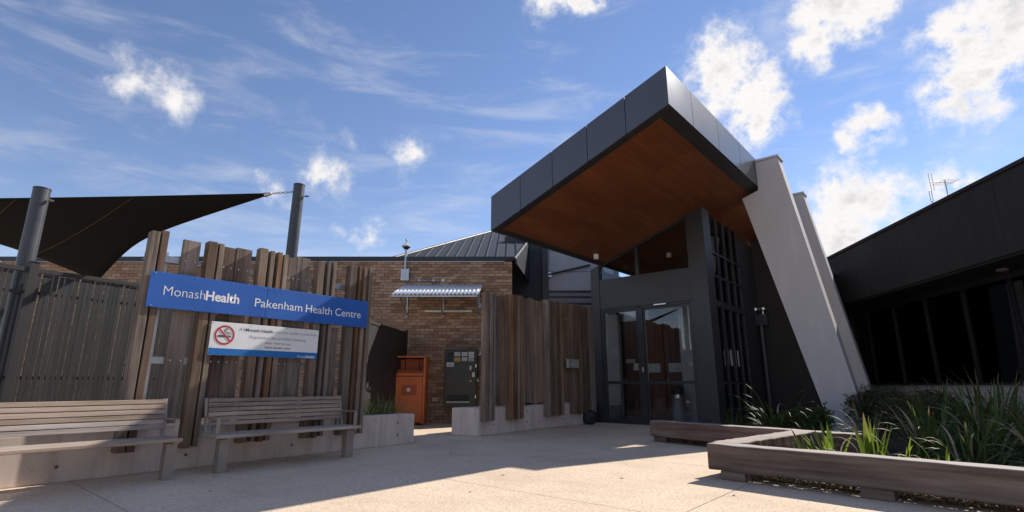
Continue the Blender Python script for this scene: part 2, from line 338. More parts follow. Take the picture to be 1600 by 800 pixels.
# ---------------------------------------------------------------- mesh helpers
class MB:
    def __init__(s): s.v = []; s.f = []

    def add(s, vs_, fs):
        o = len(s.v); s.v += [tuple(p) for p in vs_]; s.f += [tuple(i + o for i in f) for f in fs]; return s

    def hexa(s, p):  # 8 points: bottom loop then top loop, counter-clockwise from above
        return s.add(p, [(3, 2, 1, 0), (4, 5, 6, 7), (0, 1, 5, 4), (1, 2, 6, 5), (2, 3, 7, 6), (3, 0, 4, 7)])

    def box(s, x0, x1, y0, y1, z0, z1):
        return s.hexa([(x0, y0, z0), (x1, y0, z0), (x1, y1, z0), (x0, y1, z0), (x0, y0, z1), (x1, y0, z1), (x1, y1, z1), (x0, y1, z1)])

    def prism(s, poly, lo, hi, axis='z'):
        """poly in the two other axes, counter-clockwise seen from the positive axis"""
        n = len(poly)
        if axis == 'z': mk = lambda p, h: (p[0], p[1], h)
        elif axis == 'y': mk = lambda p, h: (p[0], h, p[1])
        else: mk = lambda p, h: (h, p[0], p[1])
        vs_ = [mk(p, lo) for p in poly] + [mk(p, hi) for p in poly]
        fs = [tuple(range(n))[::-1], tuple(range(n, 2 * n))] + [(i, (i + 1) % n, n + (i + 1) % n, n + i) for i in range(n)]
        return s.add(vs_, fs)

    def tube(s, p0, p1, r0, r1=None, n=12, cap=True):
        r1 = r0 if r1 is None else r1
        p0, p1 = Vector(p0), Vector(p1); d = (p1 - p0).normalized()
        u = d.orthogonal().normalized(); w = d.cross(u)
        vs_ = []
        for p, r in ((p0, r0), (p1, r1)):
            for k in range(n):
                a = 2 * math.pi * k / n; vs_.append(p + (u * math.cos(a) + w * math.sin(a)) * r)
        fs = [(k, (k + 1) % n, n + (k + 1) % n, n + k) for k in range(n)]
        if cap: fs += [tuple(range(n))[::-1], tuple(range(n, 2 * n))]
        return s.add(vs_, fs)

    def path(s, pts, r, n=8):
        for a, b in zip(pts, pts[1:]): s.tube(a, b, r, n=n)
        return s

    def lathe(s, prof, n=20, c=(0, 0, 0)):
        vs_ = []
        for r, z in prof:
            for k in range(n):
                a = 2 * math.pi * k / n; vs_.append((c[0] + r * math.cos(a), c[1] + r * math.sin(a), c[2] + z))
        fs = []
        for j in range(len(prof) - 1):
            for k in range(n): fs.append((j * n + k, j * n + (k + 1) % n, (j + 1) * n + (k + 1) % n, (j + 1) * n + k))
        fs += [tuple(range(n))[::-1], tuple(range((len(prof) - 1) * n, len(prof) * n))]
        return s.add(vs_, fs)

    def mesh(s, name):
        me = bpy.data.meshes.new(name); me.from_pydata(s.v, [], s.f)
        bm = bmesh.new(); bm.from_mesh(me); bmesh.ops.recalc_face_normals(bm, faces=bm.faces); bm.to_mesh(me); bm.free()
        me.update(); return me


def obj(name, mb, mat, parent=None, bev=0, smooth=False, loc=None, seg=2, **props):
    me = mb if isinstance(mb, bpy.types.Mesh) else mb.mesh(name)
    if mat is not None and not me.materials: me.materials.append(M[mat] if isinstance(mat, str) else mat)
    o = bpy.data.objects.new(name, me); COL.objects.link(o)
    if parent is not None: o.parent = parent
    if loc is not None: o.location = loc
    if smooth:
        for p in me.polygons: p.use_smooth = True
    if bev:
        b = o.modifiers.new('bevel', 'BEVEL'); b.width = bev; b.segments = seg; b.limit_method = 'ANGLE'; b.angle_limit = R(40)
    for k, v in props.items(): o[k] = v
    return o


def tag(o, label, cat, group=None):
    o['label'] = label; o['category'] = cat
    if group: o['group'] = group
    return o


def thing(name, label, cat, loc=(0, 0, 0), rz=0, group=None):
    o = bpy.data.objects.new(name, None); COL.objects.link(o); o.location = loc; o.rotation_euler = (0, 0, R(rz)); o.empty_display_size = .2
    return tag(o, label, cat, group)


def struct(name, mb, mat, **kw):
    return obj(name, mb, mat, kind='structure', **kw)


def text_mesh(s, weight=0.0, align='LEFT'):
    cu = bpy.data.curves.new('lettering', 'FONT'); cu.body = s; cu.size = 1; cu.offset = weight; cu.extrude = 0; cu.resolution_u = 4; cu.align_x = align
    o = bpy.data.objects.new('lettering', cu); COL.objects.link(o)
    dg = bpy.context.evaluated_depsgraph_get(); dg.update()
    me = bpy.data.meshes.new_from_object(o.evaluated_get(dg))
    bpy.data.objects.remove(o); bpy.data.curves.remove(cu)
    return me


def lettering(name, s, x0, x1, base, cap, y, mat, parent, weight=0.0):
    """text standing in the local xz plane facing -y, fitted between x0 and x1, capitals 'cap' high"""
    me = text_mesh(s, weight)
    xs = [v.co.x for v in me.vertices]; a, b = min(xs), max(xs); k = (x1 - x0) / (b - a); kz = cap / .70
    for v in me.vertices: v.co = ((v.co.x - a) * k + x0, y, v.co.y * kz + base)
    me.materials.clear()
    return obj(name, me, mat, parent)


# ---------------------------------------------------------------- ground
FR = -40.5          # the entrance, the canopy and the paving share this orientation: local x = n, local y = a
g = MB(); g.add([(-600, -600, -.03), (600, -600, -.03), (600, 600, -.03), (-600, 600, -.03)], [(0, 1, 2, 3)])
ground = struct('ground', g, 'far')
pav = struct('paving', MB().box(-16, 12, -10, 22, -.028, -.008), 'joint'); pav.rotation_euler = (0, 0, R(FR))
ns = [-16, -13.1, -10.2, -7.15, -4.55, -1.9, 1.2, 4.2, 7.2, 12]
as_ = [-10, -7.0, -4.1, -1.25, 1.47, 4.15, 6.9, 9.6, 12.3, 15.2, 18.2, 22]
for i in range(len(ns) - 1):
    for j in range(len(as_) - 1):
        c = .005
        obj('slab', MB().box(ns[i] + c, ns[i + 1] - c, as_[j] + c, as_[j + 1] - c, -.025, 0), 'paving', pav)

# garden bed on the right
bed_poly = [(2.66, 9.86), (4.25, 7.55), (2.62, 6.1), (6.2, 2.2), (13, 1.0), (12.6, 19), (6.2, 15.2), (4.35, 12.1)]
struct('garden_bed', MB().prism(bed_poly, -.02, .03), 'soil')

# ---------------------------------------------------------------- low concrete walls
W1 = (-4.599, 6.006, 0); W1R = 90 - 38.59     # local x runs along the wall, local y goes behind it
wall1 = tag(obj('concrete_wall', MB().box(-4.2, 4.62, 0, .32, 0, .49), 'concrete', bev=.012), 'low grey concrete wall behind the two benches', 'wall'); wall1.location = W1; wall1.rotation_euler = (0, 0, R(W1R))
tie = MB().lathe([(.018, 0), (.018, .004), (.005, .004)], 12)
tie_me = tie.mesh('tie_hole')
tie_me.materials.append(plain('tie hole mortar', (.13, .115, .1), .95))
for x in (-1.9, -.25, .98, 2.35, 3.28, 4.25):
    for z in (.16, .36):
        o = obj('tie_hole', tie_me, None, wall1, loc=(x, -.0005, z)); o.rotation_euler = (R(90), 0, 0)
W2 = (-.653, 10.783, 0); W2R = 90 - 38.13
wall2 = tag(obj('concrete_wall', MB().prism([(0, 0), (4.62, 0), (4.62, .3), (1.1, .3), (.75, .62), (-.14, .62)], 0, .535), 'concrete', bev=.02), 'low grey concrete wall with thick blunt end, left of the entrance doors', 'wall'); wall2.location = W2; wall2.rotation_euler = (0, 0, R(W2R))
for x, z in ((.45, .2), (1.6, .2), (1.62, .42), (2.05, .18), (3.1, .17), (3.2, .4), (4.2, .2)):
    o = obj('tie_hole', tie_me, None, wall2, loc=(x, -.0005, z)); o.rotation_euler = (R(90), 0, 0)
struct('raised_soil', MB().add([(-4.2, .3, .4), (4.5, .3, .4), (4.5, 3.0, .4), (-4.2, 6.5, .4)], [(0, 1, 2, 3)]), 'soil', loc=W1).rotation_euler = (0, 0, R(W1R))

# ---------------------------------------------------------------- timber batten screens
def screen(name, label, loc, rz, deep, flat, h0, h1, xspan, zlow, zrail):
    t = thing(name, label, 'screen', loc, rz)
    top = lambda x: h0 + (h1 - h0) * (x - xspan[0]) / (xspan[1] - xspan[0])
    for k, (a, b) in enumerate(deep):
        j = rng.uniform(-.025, .025)
        o = obj('batten', MB().box(a, b, -.155 + rng.uniform(0, .02), -.012, zlow + rng.uniform(-.012, .012), top(a) + j), rng.choice(['batten', 'batten', 'batten_b']), t, bev=.004, seg=1)
    for a, b in flat:
        j = rng.uniform(-.035, .02)
        y = rng.uniform(-.012, .01)
        obj('batten', MB().box(a, b, -.055 + y, -.014 + y, .57 + rng.uniform(-.03, .03), top(a) + j), rng.choice(['batten_b', 'batten_b', 'batten']), t, bev=.004, seg=1)
        for z in zrail:
            for xx in (a + .045, b - .045):
                bo = obj('bolt', MB().tube((xx, -.056 + y, z), (xx, -.068 + y, z), .011, n=8), 'galv', t)
    for z in zrail:
        obj('rail', MB().box(xspan[0], xspan[1], -.011, .0, z - .04, z + .04), 'galv', t)
        obj('rail', MB().box(xspan[0] + .002, xspan[1] - .002, .0, .06, z - .04, z - .034), 'galv', t)
    for x in [xspan[0] + .25 + k * (xspan[1] - xspan[0] - .5) / 3 for k in range(4)]:
        obj('support_post', MB().box(x - .03, x + .03, .07, .13, .3, top(x) - .2), 'galv', t)
        obj('base_bracket', MB().box(x - .09, x + .09, -.01, .14, .537 if loc == W2 else .492, .55), 'galv', t)
    return t


deep1 = [(.20, .29), (.31, .385), (.85, .96), (.985, 1.045), (1.53, 1.64), (1.68, 1.74), (1.79, 1.85), (1.88, 1.945), (2.43, 2.54), (2.59, 2.64), (2.69, 2.745), (3.01, 3.13), (3.17, 3.22), (3.27, 3.33), (3.375, 3.43)]
flat1 = [(.585, .79), (1.05, 1.235), (1.245, 1.455), (1.95, 2.12), (2.125, 2.335)]
scr1 = screen('batten_screen', 'upright weathered timber batten screen carrying the blue name board', W1, W1R, deep1, flat1, 2.82, 2.885, (.2, 3.43), .255, (2.52, 1.28))
obj('batten', MB().box(2.77, 2.93, -.05, -.012, .55, 1.86), 'batten', scr1, bev=.004, seg=1)
deep2, flat2 = [], []
def fill(lst, a, b, wmin, wmax, gap):
    x = a
    while x < b - .03:
        w = min(rng.uniform(wmin, wmax), b - x); lst.append((x, x + w)); x += w + rng.uniform(*gap)
for a, b in ((.02, .33), (.83, 1.29), (2.22, 2.91), (3.35, 3.78), (3.97, 4.49)): fill(deep2, a, b, .055, .11, (.02, .055))
for a, b in ((.36, .81), (1.32, 2.2), (2.94, 3.33), (3.8, 3.95)): fill(flat2, a, b, .12, .2, (.006, .02))
scr2 = screen('batten_screen', 'long brown timber batten screen beside the entrance doors', W2, W2R, deep2, flat2, 2.87, 3.05, (0, 4.5), .285, (2.6, 1.62))
bp = thing('cover_box', 'small grey metal box fixed on the timber screen near the doors', 'box', (0, 0, 0)); bp.location = Vector(W2); bp.rotation_euler = (0, 0, R(W2R))
obj('housing', MB().box(2.96, 3.5, -.23, -.158, 1.38, 1.6), 'galv', bp, bev=.006)
obj('cover_plate', MB().box(2.98, 3.48, -.236, -.2305, 1.4, 1.58), 'steel', bp)
for x in (3.0, 3.46):
    for z in (1.42, 1.56): obj('screw', MB().tube((x, -.2365, z), (x, -.241, z), .008, n=6), 'galv', bp)

# ---------------------------------------------------------------- signs
sg = thing('name_board', 'long blue name board with white lettering on the timber screen', 'sign', W1, W1R)
obj('panel', MB().box(.248, 1.672, -.178, -.165, 1.886, 2.318), 'blue', sg, bev=.003, seg=1)
obj('panel', MB().box(1.675, 3.362, -.178, -.165, 1.886, 2.318), 'blue', sg, bev=.003, seg=1)
lettering('lettering', 'Monash', .41, .875, 2.043, .118, -.1795, 'white', sg, -.012)
lettering('lettering', 'Health', .885, 1.305, 2.041, .118, -.1795, 'white', sg, .028)
lettering('lettering', 'Pakenham', 1.515, 2.212, 2.031, .115, -.1795, 'white', sg, 0)
lettering('lettering', 'Health', 2.268, 2.705, 2.031, .115, -.1795, 'white', sg, 0)
lettering('lettering', 'Centre', 2.76, 3.228, 2.031, .115, -.1795, 'white', sg, 0)
for x in (.3, .75, 1.2, 1.63, 1.72, 2.2, 2.75, 3.31):
    for z in (1.91, 2.295): obj('screw', MB().tube((x, -.178, z), (x, -.1815, z), .008, n=8), 'steel', sg)
ss = thing('smoking_sign', 'white no smoking sign with blue lower strip below the name board', 'sign', W1, W1R)
obj('panel', MB().box(1.003, 2.518, -.172, -.162, 1.36, 1.782), 'white', ss, bev=.003, seg=1)
obj('strip', MB().box(1.0035, 2.5175, -.1745, -.1722, 1.3605, 1.447), 'blue2', ss)
cx, cz, r0 = 1.178, 1.618, .125
ring = MB(); n = 40
for k in range(n):
    a = 2 * math.pi * k / n
    for rr in (r0, r0 - .022): ring.v.append((cx + rr * math.cos(a), -.1752, cz + rr * math.sin(a)))
ring.f = [(2 * k, 2 * ((k + 1) % n), 2 * ((k + 1) % n) + 1, 2 * k + 1) for k in range(n)]
obj('prohibition_ring', ring, 'red', ss)
q = .7071; w = .011; l = .104
obj('prohibition_bar', MB().add([(cx - l * q - w * q, -.1758, cz + l * q - w * q), (cx - l * q + w * q, -.1758, cz + l * q + w * q), (cx + l * q + w * q, -.1758, cz - l * q + w * q), (cx + l * q - w * q, -.1758, cz - l * q - w * q)], [(0, 1, 2, 3)]), 'red', ss)
obj('cigarette', MB().add([(cx - .085, -.1747, cz - .028), (cx + .045, -.1747, cz - .028), (cx + .045, -.1747, cz - .003), (cx - .085, -.1747, cz - .003)], [(0, 1, 2, 3)]), 'ink', ss)
obj('ember', MB().add([(cx + .053, -.1747, cz - .028), (cx + .078, -.1747, cz - .028), (cx + .078, -.1747, cz - .003), (cx + .053, -.1747, cz - .003)], [(0, 1, 2, 3)]), 'ink', ss)
smk = MB()
def ribbon(mb, pts, w, y):
    for (x0, z0), (x1, z1) in zip(pts, pts[1:]):
        d = Vector((x1 - x0, z1 - z0)).normalized() * w / 2
        mb.add([(x0 - d.y, y, z0 + d.x), (x0 + d.y, y, z0 - d.x), (x1 + d.y, y, z1 - d.x), (x1 - d.y, y, z1 + d.x)], [(0, 1, 2, 3)])
ribbon(smk, [(cx + .066, cz + .008), (cx + .07, cz + .025), (cx + .05, cz + .035), (cx + .03, cz + .034), (cx + .012, cz + .044), (cx + .006, cz + .06), (cx + .02, cz + .07), (cx + .036, cz + .066)], .009, -.1747)
ribbon(smk, [(cx + .05, cz + .008), (cx + .052, cz + .02), (cx + .035, cz + .022), (cx + .012, cz + .024), (cx - .004, cz + .034), (cx - .01, cz + .052), (cx - .004, cz + .072), (cx + .014, cz + .084), (cx + .034, cz + .082)], .008, -.1747)
obj('smoke', smk, 'ink', ss)
lettering('lettering', 'All', 1.352, 1.425, 1.690, .036, -.1747, 'ink', ss, -.012)
lettering('lettering', 'Monash Health', 1.437, 1.815, 1.690, .036, -.1747, 'ink', ss, .025)
lettering('lettering', 'sites are totally smoke free.', 1.83, 2.498, 1.690, .036, -.1747, 'ink', ss, -.012)
lettering('lettering', 'Regulations also prohibit smoking', 1.505, 2.315, 1.601, .036, -.1747, 'ink', ss, -.012)
lettering('lettering', 'near entrances.', 1.722, 2.095, 1.534, .036, -.1747, 'ink', ss, -.012)
lettering('lettering', 'PENALTIES MAY APPLY', 1.722, 2.104, 1.476, .022, -.1747, 'ink', ss, .01)
lettering('lettering', 'Monash', 2.207, 2.343, 1.369, .036, -.1756, 'white', ss, -.012)
lettering('lettering', 'Health', 2.346, 2.474, 1.369, .036, -.1756, 'white', ss, .025)
for x in (1.03, 1.5, 2.0, 2.49):
    for z in (1.458, 1.768): obj('screw', MB().tube((x, -.172, z), (x, -.1755, z), .006, n=8), 'steel', ss)

# ---------------------------------------------------------------- benches
def bench(x0, x1, legs, label):
    t = thing('bench', label, 'bench', W1, W1R, 'slatted benches along the concrete wall')
    # six back slats, leaning
    for k in range(6):
        z = .535 + k * .054; y = -.40 + k * .014
        s_ = MB(); p = [(x0, y - .014, z - .023), (x1, y - .014, z - .023), (x1, y + .014, z - .023), (x0, y + .014, z - .023), (x0, y - .002, z + .023), (x1, y - .002, z + .023), (x1, y + .026, z + .023), (x0, y + .026, z + .023)]
        obj('back_slat', s_.hexa(p), 'slat', t, bev=.005, seg=2)
    for k in range(5):
        y = -.83 + k * .092
        obj('seat_slat', MB().box(x0 - .055, x1 + .055, y, y + .078, .392, .43), 'slat', t, bev=.006, seg=2)
    for x in legs:
        obj('leg', MB().box(x - .055, x + .055, -.70, -.58, 0, .372), 'bench_metal', t, bev=.004)
        obj('seat_bearer', MB().box(x - .03, x + .03, -.81, -.38, .374, .391), 'bench_metal', t)
        obj('back_support', MB().hexa([(x - .02, -.385, .36), (x + .02, -.385, .36), (x + .02, -.36, .36), (x - .02, -.36, .36), (x - .02, -.302, .835), (x + .02, -.302, .835), (x + .02, -.277, .835), (x - .02, -.277, .835)]), 'bench_metal', t)
    for x in (x0 + .012, x1 - .012):
        e = -1 if x < (x0 + x1) / 2 else 1
        xx = x + e * .03
        obj('end_plate', MB().hexa([(xx - .012, -.405, .43), (xx + .012, -.405, .43), (xx + .012, -.37, .43), (xx - .012, -.37, .43), (xx - .012, -.305, .835), (xx + .012, -.305, .835), (xx + .012, -.27, .835), (xx - .012, -.27, .835)]), 'bench_metal', t, bev=.002, seg=1)
        obj('arm_rest', MB().box(xx - .022, xx + .022, -.72, -.375, .612, .626), 'bench_metal', t, bev=.003, seg=1)
        obj('arm_post', MB().box(xx - .022, xx + .022, -.72, -.706, .431, .6115), 'bench_metal', t, bev=.002, seg=1)
    return t


bench(-1.36, .56, (-1.2, .565), 'left slatted bench, mostly in sunlight, cut by the picture edge')
bench(1.03, 2.86, (1.12, 2.83), 'whole slatted bench in shade in front of the name board')

# ---------------------------------------------------------------- dark slat fence and shade sail
FL = (-6.503, 6.922, 0); FLR = 59.5
fence = thing('slat_fence', 'dark brown upright slat fence behind the benches under the shade sail', 'fence', FL, FLR)
for x in (-2.6, 0, 2.5):
    p = obj('post', MB().box(x - .05, x + .05, -.05, .05, .3, 2.6), 'fence', fence, bev=.004, seg=1)
    obj('post_cap', MB().box(x - .056, x + .056, -.056, .056, 2.601, 2.62), 'fence', p, bev=.003, seg=1)
sl_me = MB().box(-.0245, .0245, -.012, .012, .42, 2.46).mesh('slat'); sl_me.materials.append(M['fence'])
for a, b in ((-2.55, -.05), (.05, 2.45)):
    obj('rail', MB().box(a, b, -.032, .032, 2.47, 2.53), 'fence', fence, bev=.003, seg=1)
    for z in (2.2, 1.08, .55): obj('rail', MB().box(a, b, .016, .05, z - .02, z + .02), 'fence', fence)
    x = a + .035
    while x < b - .04:
        if -.2 < x < -.06:
            x += .062; continue
        o = obj('slat', sl_me, None, fence, loc=(x + rng.uniform(-.002, .002), rng.uniform(-.002, .002), rng.uniform(-.004, .004))); o.rotation_euler = (0, R(rng.uniform(-.25, .25)), R(rng.uniform(-2.5, 2.5)))
        x += .062
f2 = thing('privacy_fence', 'short dark fence panel running back to the brick wall behind grass', 'fence', (-3.15, 11.4, 0), 84.5)
for x in (0, 2.85): obj('post', MB().box(x - .045, x + .045, -.045, .045, 0, 2.42), 'fence', f2, bev=.004, seg=1)
obj('rail', MB().box(.05, 2.8, -.03, .03, 2.3, 2.36), 'fence', f2)
x = .1
while x < 2.8:
    obj('slat', MB().box(x - .046, x + .046, -.012, .012, .1, 2.298), 'fence', f2, bev=.002, seg=1); x += .096

def sail_post(label, top, base, r):
    t = thing('sail_post', label, 'post', base, 0, 'posts of the shade sail')
    d = Vector(top) - Vector(base)
    obj('shaft', MB().tube((0, 0, -.1), d, r, n=24), 'post', t, smooth=False, bev=.004, seg=1)
    obj('cap', MB().tube(d, d + Vector((0, 0, .018)), r + .004, n=24), 'post', t)
    e = d * .955
    obj('eye_bolt', MB().tube(e + Vector((r * .8, 0, 0)), e + Vector((r + .045, 0, 0)), .013, n=8).lathe([(.028, -.008), (.04, 0), (.028, .008)], 12, e + Vector((r + .06, 0, 0))), 'galv', t)
    return t


sail_post('thick charcoal post at far left, standing at the slat fence', (-6.72, 7.02, 3.7), (-6.68, 6.98, 0), .1)
sail_post('leaning charcoal post behind the name board with chain to the sail', (-3.82, 8.8, 4.46), (-3.87, 8.8, 0), .095)
# the cloth: a triangle with hollow edges
T_ = Vector((-4.2, 8.6, 4.235)); Q_ = Vector((-8.9, 11.0, 3.15)); H_ = Vector((-11.2, 8.0, 3.9))
cen = (T_ + Q_ + H_) / 3
n = 22; sm = MB(); idx = {}
for i in range(n + 1):
    for j in range(n + 1 - i):
        u, v = i / n, j / n; w = 1 - u - v
        p = T_ * w + Q_ * u + H_ * v
        p = p + (cen - p) * (.30 * 4 * u * w * (1 - v) ** 2 + .04 * 4 * v * w * (1 - u) ** 2 + .2 * 4 * u * v * (1 - w) ** 2)
        p.z -= .35 * 27 * u * v * w * .25
        idx[i, j] = len(sm.v); sm.v.append(tuple(p))
for i in range(n):
    for j in range(n - i):
        sm.f.append((idx[i, j], idx[i + 1, j], idx[i, j + 1]))
        if j < n - i - 1: sm.f.append((idx[i + 1, j], idx[i + 1, j + 1], idx[i, j + 1]))
sail = thing('shade_sail', 'large black triangular shade sail stretched above the slat fence', 'shade sail')
cl = obj('cloth', sm, 'sail', sail, smooth=True)
so = cl.modifiers.new('thickness', 'SOLIDIFY'); so.thickness = .006
hem = MB()
for e in ([idx[i, 0] for i in range(n + 1)], [idx[0, j] for j in range(n + 1)], [idx[i, n - i] for i in range(n + 1)]):
    hem.path([sm.v[k] for k in e], .012, 6)
obj('hem', hem, 'sail', sail)
for r_ in (7, 13): obj('seam', MB().path([Vector(sm.v[idx[i, r_]]) - Vector((0, 0, .008)) for i in range(n + 1 - r_)], .006, 5), 'bark', sail)
obj('corner_plate', MB().tube(T_ + Vector((-.12, .01, -.02)), T_ + Vector((.0, 0, .0)), .045, .02, 8), 'galv', sail)
a, b = Vector(sm.v[idx[0, 0]]), Vector((-3.9, 8.8, 4.345))
ch = MB(); nl = 9
for k in range(nl):
    p0 = a.lerp(b, k / nl); p1 = a.lerp(b, (k + 1.15) / nl); mid = (p0 + p1) / 2; d = (p1 - p0); s_ = d.orthogonal().normalized() * .016
    if k % 2: s_ = d.normalized().cross(s_)
    ch.path([p0, p0.lerp(mid, .3) + s_, p1.lerp(mid, .3) + s_, p1, p1.lerp(mid, .3) - s_, p0.lerp(mid, .3) - s_, p0], .006, 6)
obj('chain', ch, 'galv', sail)

# ---------------------------------------------------------------- brick building
BY = 14.4
bb = thing('brick_building', 'low brown brick building with a dark seamed metal roof', 'building', (0, BY, 0))
obj('wall', MB().box(-14.5, -.02, .012, .3, 0, 4.38), 'mortar', bb)
obj('end_wall', MB().box(-.26, -.012, .3, 5, 0, 4.38), 'mortar', bb)
big = []; rest = MB()
course, bl, jt = .0859, .24, .010
br_me = MB().box(0, .23, 0, .09, 0, .0759).mesh('brick'); br_me.materials.append(M['brick'])
hb_me = MB().box(0, .11, 0, .09, 0, .0759).mesh('brick'); hb_me.materials.append(M['brick'])
cnt = 0
for r_ in range(51):
    z = .0 + r_ * course; x = 0.0; first = True
    while x > -14.5:
        half = first and r_ % 2
        wd = .11 if half else .23
        dy = rng.uniform(-.002, .003)
        near = x > -3.35 and z > 2.64 and cnt < 300
        if near:
            obj('brick', hb_me if half else br_me, None, bb, loc=(x - wd, dy, z)); cnt += 1
        else:
            rest.box(x - wd, x, dy, dy + .09, z, z + .0759)
        x -= wd + jt; first = False
br = obj('brick_field', rest, 'brick', bb, kind='stuff')
er = MB()
for r_ in range(51):
    y = .1 if r_ % 2 == 0 else .22
    while y < 4.9:
        er.box(-.1, 0 + rng.uniform(-.002, .002), y, y + .23, r_ * course, r_ * course + .0759); y += .24
obj('end_bricks', er, 'brick', bb, kind='stuff')
obj('gutter', MB().box(-14.5, .06, -.09, .02, 4.385, 4.5), 'roofdark', bb, bev=.01)
# hip roof plane above the right-hand end: seams run straight up the slope
th = math.tan(R(24))
rz_ = lambda y: 4.43 + (y + .05) * th
poly = [(-3.42, -.05), (.05, -.05), (.95, 5.6), (-.7, 5.6)]
obj('roof_sheet', MB().hexa([(x, y, rz_(y) - .03) for x, y in poly] + [(x, y, rz_(y)) for x, y in poly]), 'roof', bb)
x = -3.1
while x < .9:
    y0 = -.05 if x < .05 else -.05 + (x - .05) / .9 * 5.65
    y1 = -.05 + (x + 3.42) / 2.72 * 5.65 if x < -.7 else 5.6
    if y1 - y0 > .1:
        obj('roof_seam', MB().hexa([(x - .015, y0, rz_(y0)), (x + .015, y0, rz_(y0)), (x + .015, y1, rz_(y1)), (x - .015, y1, rz_(y1)), (x - .012, y0, rz_(y0) + .035), (x + .012, y0, rz_(y0) + .035), (x + .012, y1, rz_(y1) + .035), (x - .012, y1, rz_(y1) + .035)]), 'roof', bb)
    x += .295
for (xa, ya), (xb, yb) in (((-3.45, -.05), (-.7, 5.6)), ((.07, -.05), (.97, 5.6))):
    obj('hip_cap', MB().tube((xa, ya, rz_(ya) + .02), (xb, yb, rz_(yb) + .02), .04, n=8), 'roofdark', bb)
obj('roof_sheet', MB().hexa([(.09, -.02, 4.3), (1.0, 5.6, 4.3), (1.05, 5.6, 4.3), (.14, -.02, 4.3), (.09, -.02, 4.43), (1.0, 5.6, rz_(5.6) - .03), (1.05, 5.6, rz_(5.6) - .03), (.14, -.02, 4.43)]), 'roofdark', bb)
# long low roof far left
fr_ = thing('far_roof', 'strip of dark metal roof far left beyond the slat fence', 'roof', (-17.5, 17, 0))
obj('roof_sheet', MB().hexa([(-3, 0, 4.6), (2.2, 0, 4.6), (2.2, 2.5, 5.05), (-3, 2.5, 5.05), (-3, 0, 4.68), (2.2, 0, 4.68), (2.2, 2.5, 5.13), (-3, 2.5, 5.13)]), 'roof', fr_)
for k in range(9): obj('roof_seam', MB().hexa([(-2.8 + k * .6, 0, 4.68), (-2.76 + k * .6, 0, 4.68), (-2.76 + k * .6, 2.5, 5.13), (-2.8 + k * .6, 2.5, 5.13), (-2.8 + k * .6, 0, 4.72), (-2.76 + k * .6, 0, 4.72), (-2.76 + k * .6, 2.5, 5.17), (-2.8 + k * .6, 2.5, 5.17)]), 'galv', fr_)
obj('wall', MB().box(-3, 2.2, .2, .4, 0, 4.6), 'darkwall', fr_)

# things on the brick wall
aw = thing('awning', 'small corrugated zinc awning on brackets on the brick wall', 'awning', (0, BY, 0))
cs = MB(); nx = 176; xa, xb = -2.98, -.80; rows = [(-.01, 3.72), (-1.6, 3.165)]
for (y, z) in rows:
    for k in range(nx + 1):
        x = xa + (xb - xa) * k / nx; cs.v.append((x - (.04 if y < -.5 else 0), y, z + .017 * math.sin(2 * math.pi * (x - xa) / .0991)))
cs.f = [(k, k + 1, nx + 2 + k, nx + 1 + k) for k in range(nx)]
o = obj('corrugated_sheet', cs, 'zinc', aw, smooth=True); o.modifiers.new('thickness', 'SOLIDIFY').thickness = .004
for x in (-2.9, -1.9, -.92):
    obj('bracket', MB().tube((x, -.0, 2.85), (x, -1.2, 3.24), .022, n=8).tube((x, -.012, 2.8), (x, -.012, 3.66), .022, n=8).tube((x, -.02, 3.66), (x, -1.55, 3.13), .018, n=8), 'galv', aw)
obj('edge_beam', MB().box(-3.0, -.86, -1.58, -1.54, 3.105, 3.14), 'galv', aw)
lt = thing('batten_light', 'long white tube light fitting on the brick wall under the awning', 'light', (0, BY, 0))
obj('housing', MB().box(-2.41, -1.1, -.07, -.006, 2.92, 2.985), 'sticker_w', lt, bev=.006)
obj('diffuser', MB().box(-2.38, -1.13, -.10, -.0705, 2.925, 2.97), 'white', lt, bev=.014)
sc_ = thing('security_camera', 'dome security camera on a short pole rising above the brick wall', 'camera', (-3.0, BY, 0))
obj('junction_box', MB().box(-.11, .12, -.12, -.006, 3.80, 4.14), 'galv', sc_, bev=.008)
obj('pole', MB().tube((.0, -.07, 4.1405), (.0, -.07, 4.80), .036, n=12), 'galv', sc_)
obj('dome_cap', MB().lathe([(.04, .09), (.06, .08), (.13, .03), (.13, 0), (.08, 0)][::-1], 20, (0, -.07, 4.78)), 'sticker_w', sc_, smooth=False)
obj('dome', MB().lathe([(.02, -.085), (.06, -.065), (.085, -.03), (.088, -.001)], 18, (0, -.07, 4.78)), 'black', sc_, smooth=True)
obj('aerial', MB().tube((0, -.07, 4.871), (0, -.07, 4.95), .03, .022, n=10).lathe([(.025, 0), (.045, .03), (.03, .07), (.01, .075)], 12, (0, -.07, 4.945)), 'sticker_w', sc_)
cd = thing('conduit', 'thin grey conduit with round junction running along the brick wall', 'conduit', (0, BY, 0))
obj('pipe', MB().tube((-2.86, -.03, 3.83), (-1.95, -.03, 3.815), .018, n=8), 'galv', cd)
for x in (-2.6, -2.2): obj('clip', MB().box(x - .02, x + .02, -.055, -.003, 3.79, 3.85), 'galv', cd)
obj('junction', MB().tube((-1.93, -.005, 3.815), (-1.93, -.07, 3.815), .045, n=14), 'galv', cd)
ot = thing('wall_outlet', 'pale power outlet on the brick wall between bin and cabinet', 'outlet', (-2.045, BY, .6))
obj('plate', MB().box(-.07, .07, -.04, -.003, -.04, .04), 'sticker_w', ot, bev=.006)
for x in (-.035, .035): obj('socket', MB().box(x - .016, x + .016, -.043, -.0405, -.016, .016), 'ink', ot)
